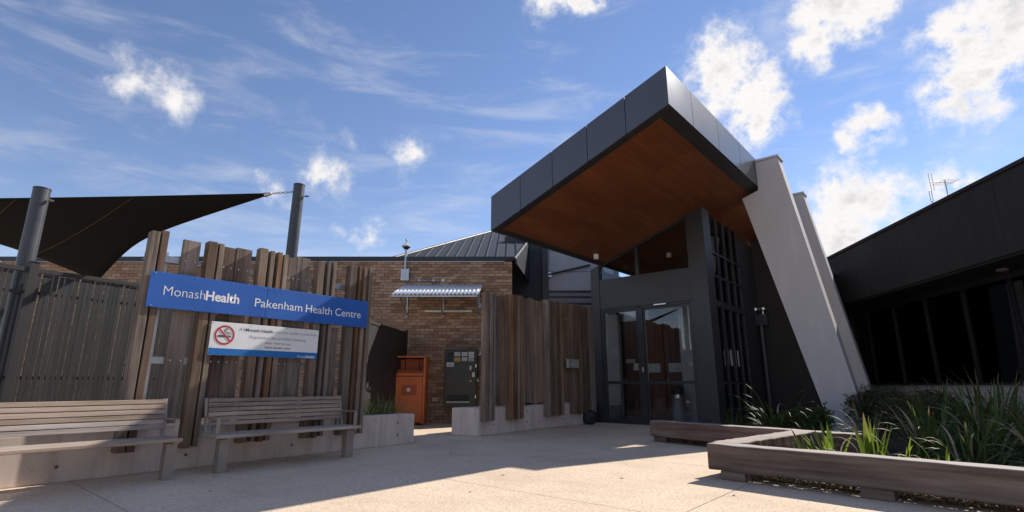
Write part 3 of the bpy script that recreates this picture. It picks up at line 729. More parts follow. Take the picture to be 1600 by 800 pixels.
# dispensing cabinet
cb = thing('dispenser_cabinet', 'dark metal dispensing cabinet with stickers on the brick wall', 'cabinet', (-1.36, BY, 0))
obj('body', MB().box(-.44, .44, -.3, -.006, .41, 1.9), 'cabinet', cb, bev=.01)
obj('door', MB().box(-.38, .40, -.318, -.3005, .47, 1.85), 'cabinet', cb, bev=.005)
obj('tray', MB().box(-.33, .24, -.324, -.3185, .56, .72), 'black', cb)
obj('tray_lip', MB().box(-.34, .25, -.345, -.3185, .535, .556), 'galv', cb)
for x, z, w_, h_, m_ in ((-.28, 1.76, .15, .13, 'black'), (-.09, 1.77, .15, .1, 'sticker_w'), (.1, 1.77, .15, .1, 'sticker_w'), (.28, 1.75, .14, .16, 'sticker_w'), (-.28, 1.62, .15, .1, 'black'), (-.09, 1.63, .15, .1, 'sticker_y'), (.1, 1.64, .14, .09, 'sticker_w'), (.28, 1.62, .14, .06, 'sticker_w'), (-.27, 1.5, .19, .11, 'sticker_w')):
    st = obj('sticker', MB().box(x - w_ / 2, x + w_ / 2, -.322, -.3185, z - h_ / 2, z + h_ / 2), m_, cb)
    if m_ != 'black':
        for k in range(2): obj('print', MB().box(x - w_ * .35, x + w_ * .35, -.3225, -.3222, z + h_ * (.12 - .35 * k) - .006, z + h_ * (.12 - .35 * k) + .006), 'ink', st)
obj('coin_slot', MB().box(.24, .29, -.332, -.3185, 1.36, 1.47), 'galv', cb, bev=.004)
obj('coin_return', MB().box(.31, .38, -.334, -.3185, 1.18, 1.3), 'galv', cb, bev=.004)
obj('button', MB().tube((.27, -.3185, .98 + .1), (.27, -.335, 1.08), .028, n=12), 'sticker_y', cb)
for z in (1.47, .68): obj('lock', MB().box(.395, .425, -.338, -.3185, z - .045, z + .045), 'steel', cb, bev=.004)
obj('hasp', MB().box(.441, .475, -.26, -.2, 1.05, 1.13), 'galv', cb, bev=.004)
# donation bin
db = thing('donation_bin', 'tall orange donation bin with slanted chute in front of the brick wall', 'bin', (-2.62, 13.95, 0), 3)
prof = [(-.36, .05), (.36, .05), (.36, 1.66), (-.24, 1.66), (-.30, 1.36), (-.36, 1.32)]
obj('body', MB().prism([(y, z) for y, z in [(-.34, .05), (.36, .05), (.36, 1.62), (-.05, 1.62), (-.05, 1.3), (-.34, 1.26)]], -.34, .34, 'x'), 'orange_d', db)
for sx in (-1, 1): obj('side_panel', MB().prism([(-.38, .03), (.38, .03), (.38, 1.66), (-.32, 1.66), (-.38, 1.28)], min(sx * .342, sx * .40), max(sx * .342, sx * .40), 'x'), 'orange', db, bev=.006)
obj('top_panel', MB().box(-.40, .40, -.34, .38, 1.662, 1.70), 'orange', db, bev=.006)
obj('front_door', MB().box(-.335, .335, -.372, -.3405, .08, 1.18), 'orange', db, bev=.006)
obj('chute', MB().hexa([(-.335, -.372, 1.2), (.335, -.372, 1.2), (.335, -.3, 1.28), (-.335, -.3, 1.28), (-.335, -.36, 1.27), (.335, -.36, 1.27), (.335, -.2, 1.36), (-.335, -.2, 1.36)]), 'orange', db, bev=.004)
for x in (-.16, .2): obj('rib', MB().box(x - .008, x + .008, -.07, -.0505, 1.37, 1.615), 'black', db)
obj('plate', MB().box(-.19, .19, -.3755, -.3725, .72, .98), 'orange_d', db)
obj('badge', MB().lathe([(.028, 0), (.052, .0), (.052, .008), (.03, .008)], 14), 'sticker_w', db, loc=(-.01, -.377, .86)).rotation_euler = (R(90), 0, 0)
obj('lock', MB().tube((.29, -.3725, .97), (.29, -.385, .97), .012, n=8), 'ink', db)
for x in (-.3, .3):
    for y in (-.3, .3): obj('foot', MB().box(x - .04, x + .04, y - .04, y + .04, 0, .05), 'black', db)

# ---------------------------------------------------------------- building between the brick end and the entrance
lk = thing('link_building', 'grey panelled wall with dark post between brick building and entrance', 'building', (0, 17, 0))
obj('wall', MB().box(-.25, 3.6, .2, .5, 0, 5.9), 'roofdark', lk)
obj('dark_panel', MB().box(-.2, 1.0, .1, .195, 2.2, 5.4), 'roof', lk)
obj('post', MB().box(1.0, 1.2, -.06, .19, 0, 5.6), 'frame', lk, bev=.006)
obj('cladding_panel', MB().box(1.21, 3.4, .1, .195, 4.66, 5.6), 'grey', lk)
obj('cladding_panel', MB().box(1.21, 3.4, .1, .195, 4.02, 4.645), 'grey', lk)
obj('brace', MB().tube((1.2, .0, 4.53), (2.6, .0, 4.86), .035, n=8), 'frame', lk)
obj('brace_plate', MB().box(1.2, 1.32, -.02, .09, 4.45, 4.62), 'steel', lk)
for k, (z0, z1, m_) in enumerate(((3.94, 4.01, 'frame'), (3.82, 3.93, 'midgrey'), (3.76, 3.81, 'frame'), (3.6, 3.75, 'midgrey'), (3.54, 3.59, 'frame'), (2.2, 3.53, 'midgrey'))):
    obj('louvre', MB().box(1.21, 3.4, .06 - .004 * k, .195, z0, z1), m_, lk)

# ---------------------------------------------------------------- entrance canopy
N0, N1, A0, A1 = -3.29, -7.55, 8.11, 17.6
SL = .348
zb = lambda n_: 5.81 + (n_ - N0) * SL * 1.03
zt = lambda n_: 6.57 + (n_ - N0) * SL
cp = thing('entrance_canopy', 'tilted dark canopy with timber soffit projecting over the entrance', 'canopy', (0, 0, 0), FR)
k = (N1 - N0) / 5
for i in range(5):
    a_, b_ = N0 + k * (i + 1) + .006, N0 + k * i - .006
    if i == 0: b_ = N0 - .002
    obj('fascia_panel', MB().hexa([(a_, A0, zb(a_)), (b_, A0, zb(b_)), (b_, A0 + .04, zb(b_)), (a_, A0 + .04, zb(a_)), (a_, A0, zt(a_)), (b_, A0, zt(b_)), (b_, A0 + .04, zt(b_)), (a_, A0 + .04, zt(a_))]), 'fascia', cp, bev=.003, seg=1)
ra = [A0 + .002, 9.24, 10.66, 12.08, 13.29, 14.7, 16.1, A1]
for i in range(len(ra) - 1):
    n_ = N0
    obj('fascia_panel', MB().hexa([(n_ - .002 - .036, ra[i] + (.006 if i else .04), zb(n_)), (n_, ra[i] + (.006 if i else 0), zb(n_)), (n_, ra[i + 1] - .006, zb(n_)), (n_ - .038, ra[i + 1] - .006, zb(n_)), (n_ - .038, ra[i] + (.006 if i else .04), zt(n_)), (n_, ra[i] + (.006 if i else 0), zt(n_)), (n_, ra[i + 1] - .006, zt(n_)), (n_ - .038, ra[i + 1] - .006, zt(n_))]), 'fascia_r', cp, bev=.003, seg=1)
for i in range(6):
    y0 = A0 + .045 + i * (A1 - A0 - .05) / 6; y1 = A0 + .045 + (i + 1) * (A1 - A0 - .05) / 6 - .012; n_ = N1
    obj('fascia_panel', MB().hexa([(n_, y0, zb(n_)), (n_ + .038, y0, zb(n_)), (n_ + .038, y1, zb(n_)), (n_, y1, zb(n_)), (n_, y0, zt(n_)), (n_ + .038, y0, zt(n_)), (n_ + .038, y1, zt(n_)), (n_, y1, zt(n_))]), 'fascia', cp)
def slope_slab(n0, n1, a0, a1, lo, hi, f=zb):
    return MB().hexa([(n0, a0, f(n0) + lo), (n1, a0, f(n1) + lo), (n1, a1, f(n1) + lo), (n0, a1, f(n0) + lo), (n0, a0, f(n0) + hi), (n1, a0, f(n1) + hi), (n1, a1, f(n1) + hi), (n0, a1, f(n0) + hi)])
obj('roof_deck', slope_slab(N1 + .04, N0 - .04, A0 + .045, A1 - .01, -.06, -.02, zt), 'roofdark', cp)
obj('soffit_backing', slope_slab(N1 + .04, N0 - .04, A0 + .045, A1 - .01, .03, .05), 'black', cp)
BI = .26
obj('edge_trim', slope_slab(N1 + .04, N0 - .04, A0 + .042, A0 + .21, -.004, .028), 'border', cp)
obj('edge_trim', slope_slab(N0 - BI, N0 - .04, A0 + .212, A1 - .01, -.004, .028), 'border', cp)
obj('edge_trim', slope_slab(N1 + .04, N1 + .16, A0 + .212, A1 - .01, -.004, .028), 'border', cp)
nb = [N1 + .163, -6.8, -5.75, -4.70, N0 - BI - .003]
for i in range(4):
    ab = [A0 + .215] + [x for x in ([9.95, 12.35, 14.75, 17.15] if i % 2 else [10.85, 13.25, 15.65])] + [A1 - .02]
    for j in range(len(ab) - 1):
        obj('soffit_panel', slope_slab(nb[i] + .004, nb[i + 1] - .004, ab[j] + (.003 if j else 0), ab[j + 1] - .003, .006, .024), 'soffit', cp)
for n_, a_ in ((-7.185, 11.92), (-6.2, 14.4)):
    dl = thing('soffit_light', 'white cylinder light under the canopy soffit above the left door jamb' if a_ < 13 else 'white cylinder light seen through the clerestory glass above the doors', 'light', Matrix.Rotation(R(FR), 3, 'Z') @ Vector((n_, a_, zb(n_))), FR)
    obj('can', MB().lathe([(.055, -.13), (.07, -.13), (.07, .0), (.05, .0)], 18), 'white', dl)
    obj('lens', MB().lathe([(.02, -.132), (.05, -.132), (.05, -.125)], 16), 'sticker_w', dl)

# ---------------------------------------------------------------- leaning fins
FINP = [(-2.38, -.05), (-1.71, -.05), (-2.765, 6.44), (-3.285, 6.44), (-3.285, 5.70), (-3.685, 5.56)]
def fin(label, a_, dn, th_):
    t = thing('leaning_fin', label, 'wall fin', Matrix.Rotation(R(FR), 3, 'Z') @ Vector((dn, a_, 0)), FR, 'leaning rendered fins')
    obj('blade', MB().prism([(x, z) for x, z in FINP][::-1], 0, th_, 'y'), 'render', t, bev=.008)
    obj('capping', MB().box(-3.283, -2.73, -.03, th_ + .03, 6.442, 6.5), 'render', t, bev=.005)
    return t
fin('near leaning pale grey rendered fin holding the canopy corner', 13.3, 0, .42)
fin('far leaning pale grey rendered fin, partly hidden behind the near one', 16.55, -.13, .4)

# ---------------------------------------------------------------- entrance lobby
lb = thing('entrance_lobby', 'dark framed glass entrance lobby under the canopy', 'building', (0, 0, 0), FR)
AF = 12.64
sof = lambda n_: zb(n_) + .004
def col(n0, n1, a0, a1, name='column'):
    return obj(name, MB().hexa([(n0, a0, 0), (n1, a0, 0), (n1, a1, 0), (n0, a1, 0), (n0, a0, sof(n0)), (n1, a0, sof(n1)), (n1, a1, sof(n1)), (n0, a1, sof(n0))]), 'frame', lb, bev=.004, seg=1)
col(-7.83, -7.56, AF, AF + .3)
col(-4.95, -4.5, AF, AF + .5)
bx = lambda name, n0, n1, a0, a1, z0, z1, m_='frame', p=lb, **k_: obj(name, MB().box(n0, n1, a0, a1, z0, z1), m_, p, **k_)
bx('header', -7.558, -4.952, AF + .02, AF + .25, 3.09, 3.80)
bx('header_trim', -7.558, -4.952, AF - .01, AF + .018, 3.02, 3.085)
# clerestory
bx('sill', -7.558, -4.952, AF + .03, AF + .2, 3.802, 3.86)
def slopebar(name, n0, n1, a0, a1, d, m_='frame'):
    return obj(name, MB().hexa([(n0, a0, sof(n0) - d), (n1, a0, sof(n1) - d), (n1, a1, sof(n1) - d), (n0, a1, sof(n0) - d), (n0, a0, sof(n0)), (n1, a0, sof(n1)), (n1, a1, sof(n1)), (n0, a1, sof(n0))]), m_, lb)
slopebar('head_rail', -7.558, -4.952, AF + .05, AF + .15, .06)
obj('mullion', MB().hexa([(-6.44, AF + .05, 3.862), (-6.37, AF + .05, 3.862), (-6.37, AF + .15, 3.862), (-6.44, AF + .15, 3.862), (-6.44, AF + .05, sof(-6.44) - .06), (-6.37, AF + .05, sof(-6.37) - .06), (-6.37, AF + .15, sof(-6.37) - .06), (-6.44, AF + .15, sof(-6.44) - .06)]), 'frame', lb)
for n0, n1 in ((-7.556, -6.442), (-6.368, -4.954)):
    obj('clerestory_pane', MB().hexa([(n0, AF + .09, 3.862), (n1, AF + .09, 3.862), (n1, AF + .1, 3.862), (n0, AF + .1, 3.862), (n0, AF + .09, sof(n0) - .062), (n1, AF + .09, sof(n1) - .062), (n1, AF + .1, sof(n1) - .062), (n0, AF + .1, sof(n0) - .062)]), 'glass', lb)
# door front: fixed side light, sliding leaf
for n0, n1 in ((-7.556, -7.49), (-6.45, -6.31), (-5.01, -4.952)): bx('door_post', n0, n1, AF + .03, AF + .14, 0, 3.085, bev=.003, seg=1)
bx('door_head', -7.488, -5.012, AF + .03, AF + .16, 2.96, 3.088)
bx('threshold', -7.488, -5.012, AF + .03, AF + .16, 0, .03)
for n0, n1, a_ in ((-7.488, -6.452, AF + .07), (-6.308, -5.012, AF + .09)):
    lf = bx('door_leaf', n0, n0 + .05, a_ - .02, a_ + .02, .032, 2.958)
    bx('stile', n1 - .05, n1, a_ - .02, a_ + .02, .032, 2.958, 'frame', lf)
    bx('top_rail', n0 + .051, n1 - .051, a_ - .02, a_ + .02, 2.90, 2.957, 'frame', lf)
    bx('mid_rail', n0 + .051, n1 - .051, a_ - .02, a_ + .02, 1.0, 1.075, 'frame', lf)
    bx('bottom_rail', n0 + .051, n1 - .051, a_ - .02, a_ + .02, .033, .12, 'frame', lf)
    bx('pane', n0 + .051, n1 - .051, a_ - .004, a_ + .004, 1.076, 2.899, 'glass', lf)
    bx('pane', n0 + .051, n1 - .051, a_ - .004, a_ + .004, .121, .999, 'glass', lf)
bx('door_sensor', -5.95, -5.6, AF - .035, AF + .028, 2.975, 3.018, 'steel', bev=.008)
bx('access_reader', -6.4, -6.35, AF + .012, AF + .029, 1.3, 1.42, 'steel', bev=.004)
# side glazing, running back from the right-hand column
NS = -4.56; a0s, a1s = AF + .502, 15.5
for z0, z1 in ((2.9, 3.06), (3.68, 3.73), (4.3, 4.35), (1.0, 1.05), (0, .1)): bx('transom', NS - .065, NS, a0s, a1s, z0, z1)
ms_ = [a0s, 13.75, 14.32, 14.9, a1s - .07]
for a_ in ms_: bx('mullion', NS - .07, NS + .006, a_, a_ + .05, 0, sof(NS) - .01)
for i in range(4):
    for z0, z1 in ((.1, 1.0), (1.05, 2.9), (3.06, 3.68), (3.73, 4.3), (4.35, sof(NS) - .02)):
        bx('side_pane', NS - .045, NS - .037, ms_[i] + .052, ms_[i + 1] - .002, z0 + .002, z1 - .002, 'glass_d')
for a_ in (13.83, 14.4): bx('pull_handle', NS + .02, NS + .05, a_ + .02, a_ + .05, 1.45, 1.85, 'steel')
# dark wall past the side glazing and behind the fins
bx('rear_wall', -3.33, -2.75, 17.0, 17.2, 0, 5.2, 'darkwall')
cw = col(-4.6, -3.332, 17.0, 17.2, 'rear_wall'); cw.data.materials[0] = M['darkwall']
bx('rear_block', -9.4, -2.76, 17.201, 26, 0, 4.4, 'darkwall')
bx('rear_return', -4.75, -4.602, 15.502, 17.2, 0, 5.2, 'darkwall')
# interior
bx('floor', -9.5, -4.66, AF + .17, 15.7, .002, .012, 'inner_floor')
bx('back_wall', -9.6, -7.552, 15.6, 15.8, 0, 4.2, 'inner')
cw = col(-7.55, -4.77, 15.6, 15.8, 'back_wall'); cw.data.materials[0] = M['darkwall']
cw = col(-7.83, -7.72, AF + .302, 15.598, 'upper_side_wall'); cw.data.materials[0] = M['darkwall']
for v_ in cw.data.vertices:
    if v_.co.z < .1: v_.co.z = 3.3
bx('side_wall', -9.7, -9.5, 13.7, 15.6, 0, 3.3, 'inner')
bx('partition', -8.6, -7.56, 13.6, 13.75, 0, 2.98, 'inner2')
bx('skirting', -8.6, -7.56, 13.57, 13.598, .012, .42, 'inner_floor')
for n0, n1 in ((-8.5, -7.9), (-7.74, -7.08), (-7.06, -6.5)):
    d_ = bx('interior_door', n0, n1, 15.52, 15.598, .02, 3.0 if n0 < -7.1 else 2.9, 'door')
    bx('lever', n0 + .06, n0 + .12, 15.47, 15.518, 1.0, 1.16, 'steel', d_)
    bx('door_sign', n0 + .12, n0 + (.44 if n0 < -8 else .52), 15.505, 15.518, 1.66 if n0 < -8 else 1.35, 1.78 if n0 < -8 else 1.62, 'sticker_w', d_)
bx('pale_panel', -5.9, -4.68, 14.0, 14.1, .02, 3.3, 'inner2')
bx('notice', -5.68, -5.42, 13.985, 13.999, 1.46, 1.58, 'sticker_w'); bx('notice', -5.40, -5.2, 13.985, 13.999, 1.48, 1.58, 'blue')
lbin = thing('litter_bin', 'round grey litter bin with steel band standing inside the glass doors', 'bin', Matrix.Rotation(R(FR), 3, 'Z') @ Vector((-5.82, 13.45, .012)), FR)
obj('body', MB().lathe([(.15, 0), (.165, .02), (.165, .62), (.16, .63)], 24), 'midgrey', lbin, smooth=False)
obj('band', MB().lathe([(.16, .631), (.168, .64), (.168, .72), (.16, .73)], 24), 'steel', lbin)
obj('hood', MB().lathe([(.16, .731), (.166, .74), (.166, .9), (.14, .93), (.02, .94)], 24), 'black', lbin)
blk = tag(obj('door_weight', MB().lathe([(.11, 0), (.17, .07), (.185, .2), (.15, .32), (.05, .36), (.01, .36)], 8), 'black', bev=.01), 'black rounded weight on the paving beside the left door jamb', 'weight'); blk.location = (1.98, 13.95, 0)
# hydrant pipe by the rear wall
hy = thing('booster_pipe', 'grey pipe with valve box on the dark wall behind the near fin', 'pipe', Matrix.Rotation(R(FR), 3, 'Z') @ Vector((-4.5, 16.75, 0)), FR)
obj('riser', MB().tube((0, 0, 0), (0, 0, 2.7), .07, n=14), 'post', hy)
obj('valve_box', MB().box(-.24, .2, -.12, .12, 2.7, 3.02), 'post', hy, bev=.01)
for x in (-.12, .1): obj('valve', MB().tube((x, -.02, 3.021), (x, -.02, 3.12), .03, n=10).lathe([(.05, 0), (.11, .03), (.11, .1), (.04, .14)], 14, (x, -.02, 3.12)), 'steel', hy)

# ---------------------------------------------------------------- dark building on the right
rb = thing('dark_building', 'low dark building with deep fascia and strip windows on the right', 'building', (9.383, 9.255, 0), -7.02)
ybr = [-8.5, -6.4, -4.7, -2.95, -1.3, .37, 2.02, 3.68, 5.43, 6.81, 8.55]
for a_, b_ in zip(ybr, ybr[1:]): obj('fascia_panel', MB().box(0, .05, a_ + .004, b_ - .004, 3.39, 4.93), 'darkwall', rb, bev=.003, seg=1)
obj('fascia_cap', MB().box(-.04, .3, -8.5, 8.55, 4.932, 5.01), 'darkwall', rb, bev=.006)
obj('fascia_backing', MB().box(.055, .1, -8.5, 8.54, 3.39, 4.93), 'black', rb)
obj('eave_lining', MB().box(.052, 1.4, -8.5, 8.55, 3.345, 3.388), 'darkwall', rb)
obj('roof_deck', MB().box(.1, 8, -8.5, 8.55, 4.75, 4.85), 'roofdark', rb)
obj('end_wall', MB().box(.1, 8, 8.37, 8.55, 0, 4.74), 'darkwall', rb)
obj('near_end_wall', MB().box(1.21, 8, -8.5, -8.3, 0, 4.74), 'darkwall', rb)
obj('sill_wall', MB().box(1.01, 1.2, -8.5, 8.36, 0, .98), 'render', rb)
obj('sill', MB().box(.94, 1.22, -8.5, 8.36, .982, 1.03), 'frame', rb)
obj('head', MB().box(1.01, 1.15, -8.5, 8.36, 3.2, 3.343), 'frame', rb)
ym = [7.6 - 1.43 * k_ for k_ in range(12)]
for k_, y in enumerate(ym):
    obj('mullion', MB().box(1.01, 1.12, y - .028, y + .028, 1.032, 3.198), 'mullion', rb)
    if k_ < 11: obj('window_pane', MB().box(1.06, 1.07, y - 1.396, y - .034, 1.032, 3.198), 'glass_d', rb)
obj('far_panel', MB().box(1.05, 1.1, 7.64, 8.36, 1.032, 3.198), 'frame', rb)
obj('room_floor', MB().box(1.2, 8, -8.3, 8.36, .05, .1), 'inner_floor', rb)
obj('room_wall', MB().box(4.6, 4.8, -8.3, 8.36, .1, 4.7), plain('brown room wall', (.1, .06, .042), .8), rb)
obj('room_ceiling', MB().box(1.4, 4.6, -8.3, 8.36, 3.3, 3.34), 'darkwall', rb)
for z0 in (1.5, 2.03): obj('notice', MB().box(1.075, 1.09, 6.5, 6.88, z0, z0 + .42), 'sticker_w', rb)
obj('blind', MB().box(1.15, 1.18, 2.62, 3.04, 1.1, 3.1), 'grey', rb)
obj('eave_light', MB().lathe([(.08, 0), (.11, .02), (.09, .06), (.05, .06)], 16, (.69, 1.5, 3.283)), 'midgrey', rb)
an_ = thing('roof_antenna', 'thin television antenna on the roof of the dark building', 'antenna', (13.95, 16, 4.85))
obj('mast', MB().tube((.22, 0, 0), (.22, 0, 2.63), .018, n=8), 'galv', an_)
obj('boom', MB().tube((-.28, 0, 2.58), (.48, 0, 2.54), .013, n=6), 'galv', an_)
for x, h_ in ((-.28, .32), (-.18, .3)): obj('element', MB().tube((x, 0, 2.58 - h_), (x, 0, 2.58 + h_), .009, n=6), 'galv', an_)
for x in (.0, .12, .26, .4, .47): obj('element', MB().tube((x, -.3, 2.555), (x, .3, 2.555), .006, n=6), 'galv', an_)
st_ = thing('roof_stub_aerial', 'short second aerial just left of the television antenna', 'antenna', (13.62, 16, 4.85))
obj('mast', MB().tube((0, 0, 0), (0, 0, 1.92), .02, n=6), 'galv', st_)
obj('loop', MB().path([(-.04, 0, 1.92), (-.04, 0, 2.25), (.04, 0, 2.25), (.04, 0, 1.92), (-.04, 0, 1.92)], .012, 6), 'galv', st_)

# ---------------------------------------------------------------- sleeper edging of the bed
def beam(label, p, rz, length, h0, h1, depth, blocks, m_):
    t = thing('sleeper_edge', label, 'timber edging', (p[0], p[1], 0), rz, 'sleeper beams edging the garden bed')
    mb = MB(); nseg = 26
    for k_ in range(nseg + 1):
        x = length * k_ / nseg
        for y, z in ((0, h0), (depth, h0), (depth, h1), (0, h1)): mb.v.append((x, y + rng.uniform(-.004, .004), z + rng.uniform(-.004, .004)))
    for k_ in range(nseg):
        for e in range(4): mb.f.append((4 * k_ + e, 4 * k_ + (e + 1) % 4, 4 * k_ + 4 + (e + 1) % 4, 4 * k_ + 4 + e))
    mb.f += [(3, 2, 1, 0), tuple(4 * nseg + e for e in range(4))]
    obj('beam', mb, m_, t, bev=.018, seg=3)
    for x in blocks: obj('block', MB().box(x, x + .26, .035, depth - .03, 0, h0 - .003), m_, t, bev=.01)
    return t
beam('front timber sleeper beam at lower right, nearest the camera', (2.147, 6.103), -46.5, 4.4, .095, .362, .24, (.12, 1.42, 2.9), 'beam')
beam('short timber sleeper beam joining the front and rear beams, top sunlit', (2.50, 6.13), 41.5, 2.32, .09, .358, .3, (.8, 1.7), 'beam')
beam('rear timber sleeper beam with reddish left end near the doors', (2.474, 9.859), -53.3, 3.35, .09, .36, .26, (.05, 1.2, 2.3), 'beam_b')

# ---------------------------------------------------------------- planting
def strap_leaf(bend, width, fold, nseg=9, tip=1.6):
    mb = MB(); x = z = 0; th_ = 0
    for k_ in range(nseg + 1):
        t_ = k_ / nseg; w_ = width * min(1, .55 + t_ * 1.6) * (1 - t_ ** (tip * 2)) + .0008
        nx_, nz_ = math.cos(th_), -math.sin(th_)
        mb.v += [(x + nx_ * fold * w_, -w_, z + nz_ * fold * w_), (x, 0, z), (x + nx_ * fold * w_, w_, z + nz_ * fold * w_)]
        x += math.sin(th_) / nseg; z += math.cos(th_) / nseg; th_ += bend / nseg * (.4 + 1.5 * t_)
    for k_ in range(nseg):
        b = 3 * k_; mb.f += [(b, b + 1, b + 4, b + 3), (b + 1, b + 2, b + 5, b + 4)]
    return mb
def leaf_set(name, bends, width, fold, mat, tip=1.6):
    out = []
    for b in bends:
        me = strap_leaf(b, width, fold, 9, tip).mesh('leaf'); me.materials.append(M[mat])
        for p in me.polygons: p.use_smooth = True
        out.append(me)
    return out
LS = leaf_set('strap', [.3, .7, 1.1, 1.6, 2.1, 2.6, 3.0], .016, .5, 'strap')
LB = leaf_set('broad', [.1, .25, .45, .8], .075, .35, 'canna', 1.1)
LC = leaf_set('bright strap', [.3, .7, 1.2, 1.7], .035, .5, 'canna')
LD = leaf_set('dry', [.6, 1.2, 2.0, 2.6], .016, .6, 'dry')
LG = leaf_set('grass', [.4, .8, 1.3, 1.8], .008, .5, 'grass')
def clump(name, label, cat, loc, nleaf, lmin, lmax, tilt, sets, group=None, rad=.08, dry=0, wide=1.0):
    t = thing(name, label, cat, loc, rng.uniform(0, 360), group)
    for k_ in range(nleaf):
        src = rng.choice(LD) if rng.random() < dry else rng.choice(sets)
        o_ = bpy.data.objects.new('leaf', src); COL.objects.link(o_); o_.parent = t
        az = rng.uniform(0, 2 * math.pi); rr = rad * math.sqrt(rng.random()); L_ = rng.uniform(lmin, lmax)
        o_.location = (rr * math.cos(az), rr * math.sin(az), rng.uniform(-.02, .02))
        o_.rotation_euler = (R(rng.uniform(-6, 6)), R(abs(rng.gauss(0, tilt))), az + rng.uniform(-.5, .5))
        o_.scale = (L_, L_ * wide * rng.uniform(.75, 1.25), L_)
    return t
def shrub(label, loc, rx, ry, rz_, nleaf, ls, mat, cat='shrub', group=None):
    t = thing('shrub', label, cat, loc, 0, group)
    st = MB(); tips = []
    for k_ in range(14):
        a_ = rng.uniform(0, 6.283); e_ = rng.uniform(.2, 1)
        p = Vector((rx * .8 * e_ * math.cos(a_), ry * .8 * e_ * math.sin(a_), rz_ * rng.uniform(.9, 1.7)))
        m_ = p * .5 + Vector((rng.uniform(-.05, .05), rng.uniform(-.05, .05), .05)); st.tube((0, 0, 0), m_, .012, .008, 5).tube(m_, p, .008, .003, 5); tips += [m_.lerp(p, f) for f in (.2, .5, .8, 1)]
    obj('stem', st, 'bark', t)
    fo = MB()
    for k_ in range(nleaf):
        if rng.random() < .55:
            c_ = rng.choice(tips) + Vector((rng.gauss(0, .09), rng.gauss(0, .09), rng.gauss(0, .07)))
        else:
            while True:
                c_ = Vector((rng.uniform(-1, 1), rng.uniform(-1, 1), rng.uniform(-.8, 1)))
                if c_.length < 1: break
            c_ = Vector((c_.x * rx, c_.y * ry, rz_ * (.9 + c_.z * .85)))
        if c_.z < .01: c_.z = .02
        u_ = Vector((rng.gauss(0, 1), rng.gauss(0, 1), rng.gauss(.4, .7))).normalized(); v_ = u_.orthogonal().normalized(); v_.rotate(Matrix.Rotation(rng.uniform(0, 6.28), 3, u_))
        s_ = ls * rng.uniform(.6, 1.3)
        fo.add([c_ - u_ * s_, c_ - v_ * s_ * .42, c_ + u_ * s_, c_ + v_ * s_ * .42], [(0, 1, 2, 3)])
    obj('foliage', fo, mat, t, kind='stuff')
    return t
gd = 'dark strap leaf clumps in the garden bed'
clump('strap_plant', 'arching strap leaf clump behind the rear beam, left of the near fin', 'plant', (5.1, 10.6, .03), 85, .5, 1.15, 26, LS + LS[2:], gd, .14, .04, 1.3)
clump('strap_plant', 'low dark strap leaf clump by the side glazing behind the rear beam', 'plant', (4.75, 11.7, .03), 50, .3, .65, 30, LS, gd, .14, .03)
for p, nl_, l0, l1, lab in (((6.5, 8.3, .03), 90, .7, 1.35, 'tall strap leaf clump in mid bed, right of the olive shrubs'), ((7.2, 8.4, .03), 100, .8, 1.5, 'tallest strap leaf clump, standing before the second window'),
        ((6.1, 7.1, .03), 95, .6, 1.25, 'dense strap leaf clump in the centre of the bed'), ((7.0, 7.0, .03), 100, .7, 1.45, 'tall strap leaf clump near the right picture edge, middle row'),
        ((6.0, 6.2, .03), 80, .5, 1.05, 'strap leaf clump close behind the front beam at the right'), ((7.9, 8.8, .03), 90, .8, 1.5, 'tall strap leaf clump at the back, against the sill wall'),
        ((5.55, 7.35, .03), 70, .45, .95, 'medium strap leaf clump left of the bed centre'), ((5.35, 8.2, .03), 60, .4, .85, 'low strap leaf clump at the foot of the near fin'),
        ((5.2, 6.3, .03), 60, .35, .75, 'low arching strap leaf clump right of the sunlit clump'), ((6.9, 6.0, .03), 80, .6, 1.2, 'strap leaf clump cut by the right picture edge, front row'),
        ((8.4, 8.2, .03), 80, .8, 1.5, 'tall strap leaf clump cut by the right picture edge, back row'), ((5.6, 5.45, .03), 60, .35, .8, 'low strap leaf clump leaning on the front beam at the far right')):
    clump('strap_plant', lab, 'plant', p, nl_, l0 * .75, l1 * .9, 27, LS, gd, .18, .13, 1.25)
gc = 'fresh green leaf clumps behind the front beam'
for p, nl_, l0, l1, ss_, lab in (((3.45, 6.32, .03), 12, .25, .5, LB, 'bright yellow green broad leaf clump at the left end of the bed'), ((4.05, 7.0, .03), 14, .35, .62, LB, 'upright broad leaf clump beside the short joining beam'),
                              ((4.35, 6.75, .03), 12, .4, .66, LB, 'broad leaf clump in front of the near fin'), ((4.0, 5.75, .03), 16, .3, .58, LC, 'sunlit yellow green strap clump in the middle of the front beam'),
                              ((4.3, 5.6, .03), 12, .25, .5, LC, 'small fresh green clump right of the sunlit strap clump'), ((3.75, 6.1, .03), 10, .2, .42, LC, 'tiny fresh green tuft just behind the front beam')):
    clump('leafy_plant', lab, 'plant', p, nl_, l0, l1, 17, ss_, gc, .1, .08)
shrub('fine leaved olive shrub at the foot of the far fin', (7.55, 11.1, .03), .75, .6, .5, 7500, .028, 'shrub')
shrub('fine leaved olive shrub below the windows of the dark building', (8.6, 11.2, .03), .8, .6, .46, 7500, .028, 'shrub')
shrub('low grey green shrub beside the right face of the near fin', (7.3, 9.9, .03), .7, .55, .42, 6500, .028, 'shrub')
shrub('leafy green weed with tall stem against the near fin', (5.85, 10.6, .03), .42, .35, .3, 900, .045, 'strap')
clump('grass_tuft', 'green grass tuft in the raised bed beside the orange bin', 'grass', (-2.35, 9.75, .4), 160, .25, .55, 30, LG, None, .32, .05)
clump('grass_tuft', 'green grass tuft at the right end of the batten screen, behind the low wall', 'grass', (-2.62, 9.3, .4), 120, .2, .5, 30, LG, None, .25, .05)
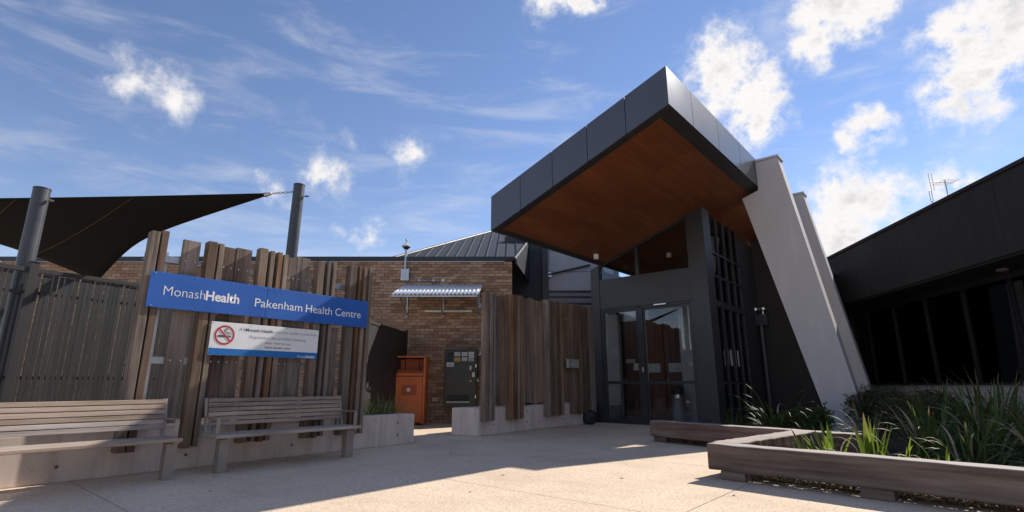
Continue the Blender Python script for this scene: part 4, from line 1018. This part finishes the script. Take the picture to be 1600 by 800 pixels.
# bark chips
mu = MB()
def chips(p, d, width, length, cnt_, back):
    d = Vector((d[0], d[1], 0)).normalized(); s_ = Vector((-d.y, d.x, 0)) * back
    for k_ in range(cnt_):
        c_ = Vector((p[0], p[1], .034)) + d * rng.uniform(0, length) + s_ * abs(rng.gauss(0, width)) ; c_.z += rng.uniform(0, .035)
        u_ = Vector((rng.gauss(0, 1), rng.gauss(0, 1), rng.gauss(0, .3))).normalized() * rng.uniform(.012, .045); v_ = u_.cross(Vector((0, 0, 1))).normalized() * rng.uniform(.004, .014); h_ = Vector((0, 0, rng.uniform(.003, .008)))
        mu.hexa([c_ - u_ - v_, c_ + u_ - v_, c_ + u_ + v_, c_ - u_ + v_, c_ - u_ - v_ + h_, c_ + u_ - v_ + h_, c_ + u_ + v_ + h_, c_ - u_ + v_ + h_])
chips((2.4, 6.12), (.689, -.725), .28, 4.3, 5200, 1)
chips((2.75, 9.75), (.597, -.802), .25, 3.0, 1800, 1)
for k_ in range(2500):
    c_ = Vector((rng.uniform(3.2, 7.5), rng.uniform(4.5, 9), .034))
obj('bark_mulch', mu, 'mulch', kind='stuff')
# dead leaves blown onto the paving
lf_me = MB().add([(-.03, 0, .002), (0, -.012, .006), (.035, 0, .003), (0, .013, .009)], [(0, 1, 2, 3)]).mesh('fallen_leaf'); lf_me.materials.append(M['mulch'])
for x, y in ((-1.1, 5.9), (-.9, 8.2), (-1.9, 8.6), (.3, 9.4), (-3.3, 6.2), (-2.9, 5.4), (1.2, 6.1), (-.4, 5.35), (.4, 7.9), (-2.2, 7.2), (.9, 10.4), (-.2, 11.9), (-3.0, 7.4), (-2.75, 7.75), (-1.75, 9.2), (-4.1, 5.9), (.5, 11.75), (1.2, 12.6), (2.05, 5.2), (-.1, 6.3), (1.5, 8.6)):
    o = obj('fallen_leaf', lf_me, None, loc=(x, y, .001)); o.rotation_euler = (0, 0, rng.uniform(0, 6)); o.scale = [rng.uniform(.7, 1.1)] * 3
    tag(o, 'small dry fallen leaf lying on the paving', 'leaf', 'fallen leaves on the paving')
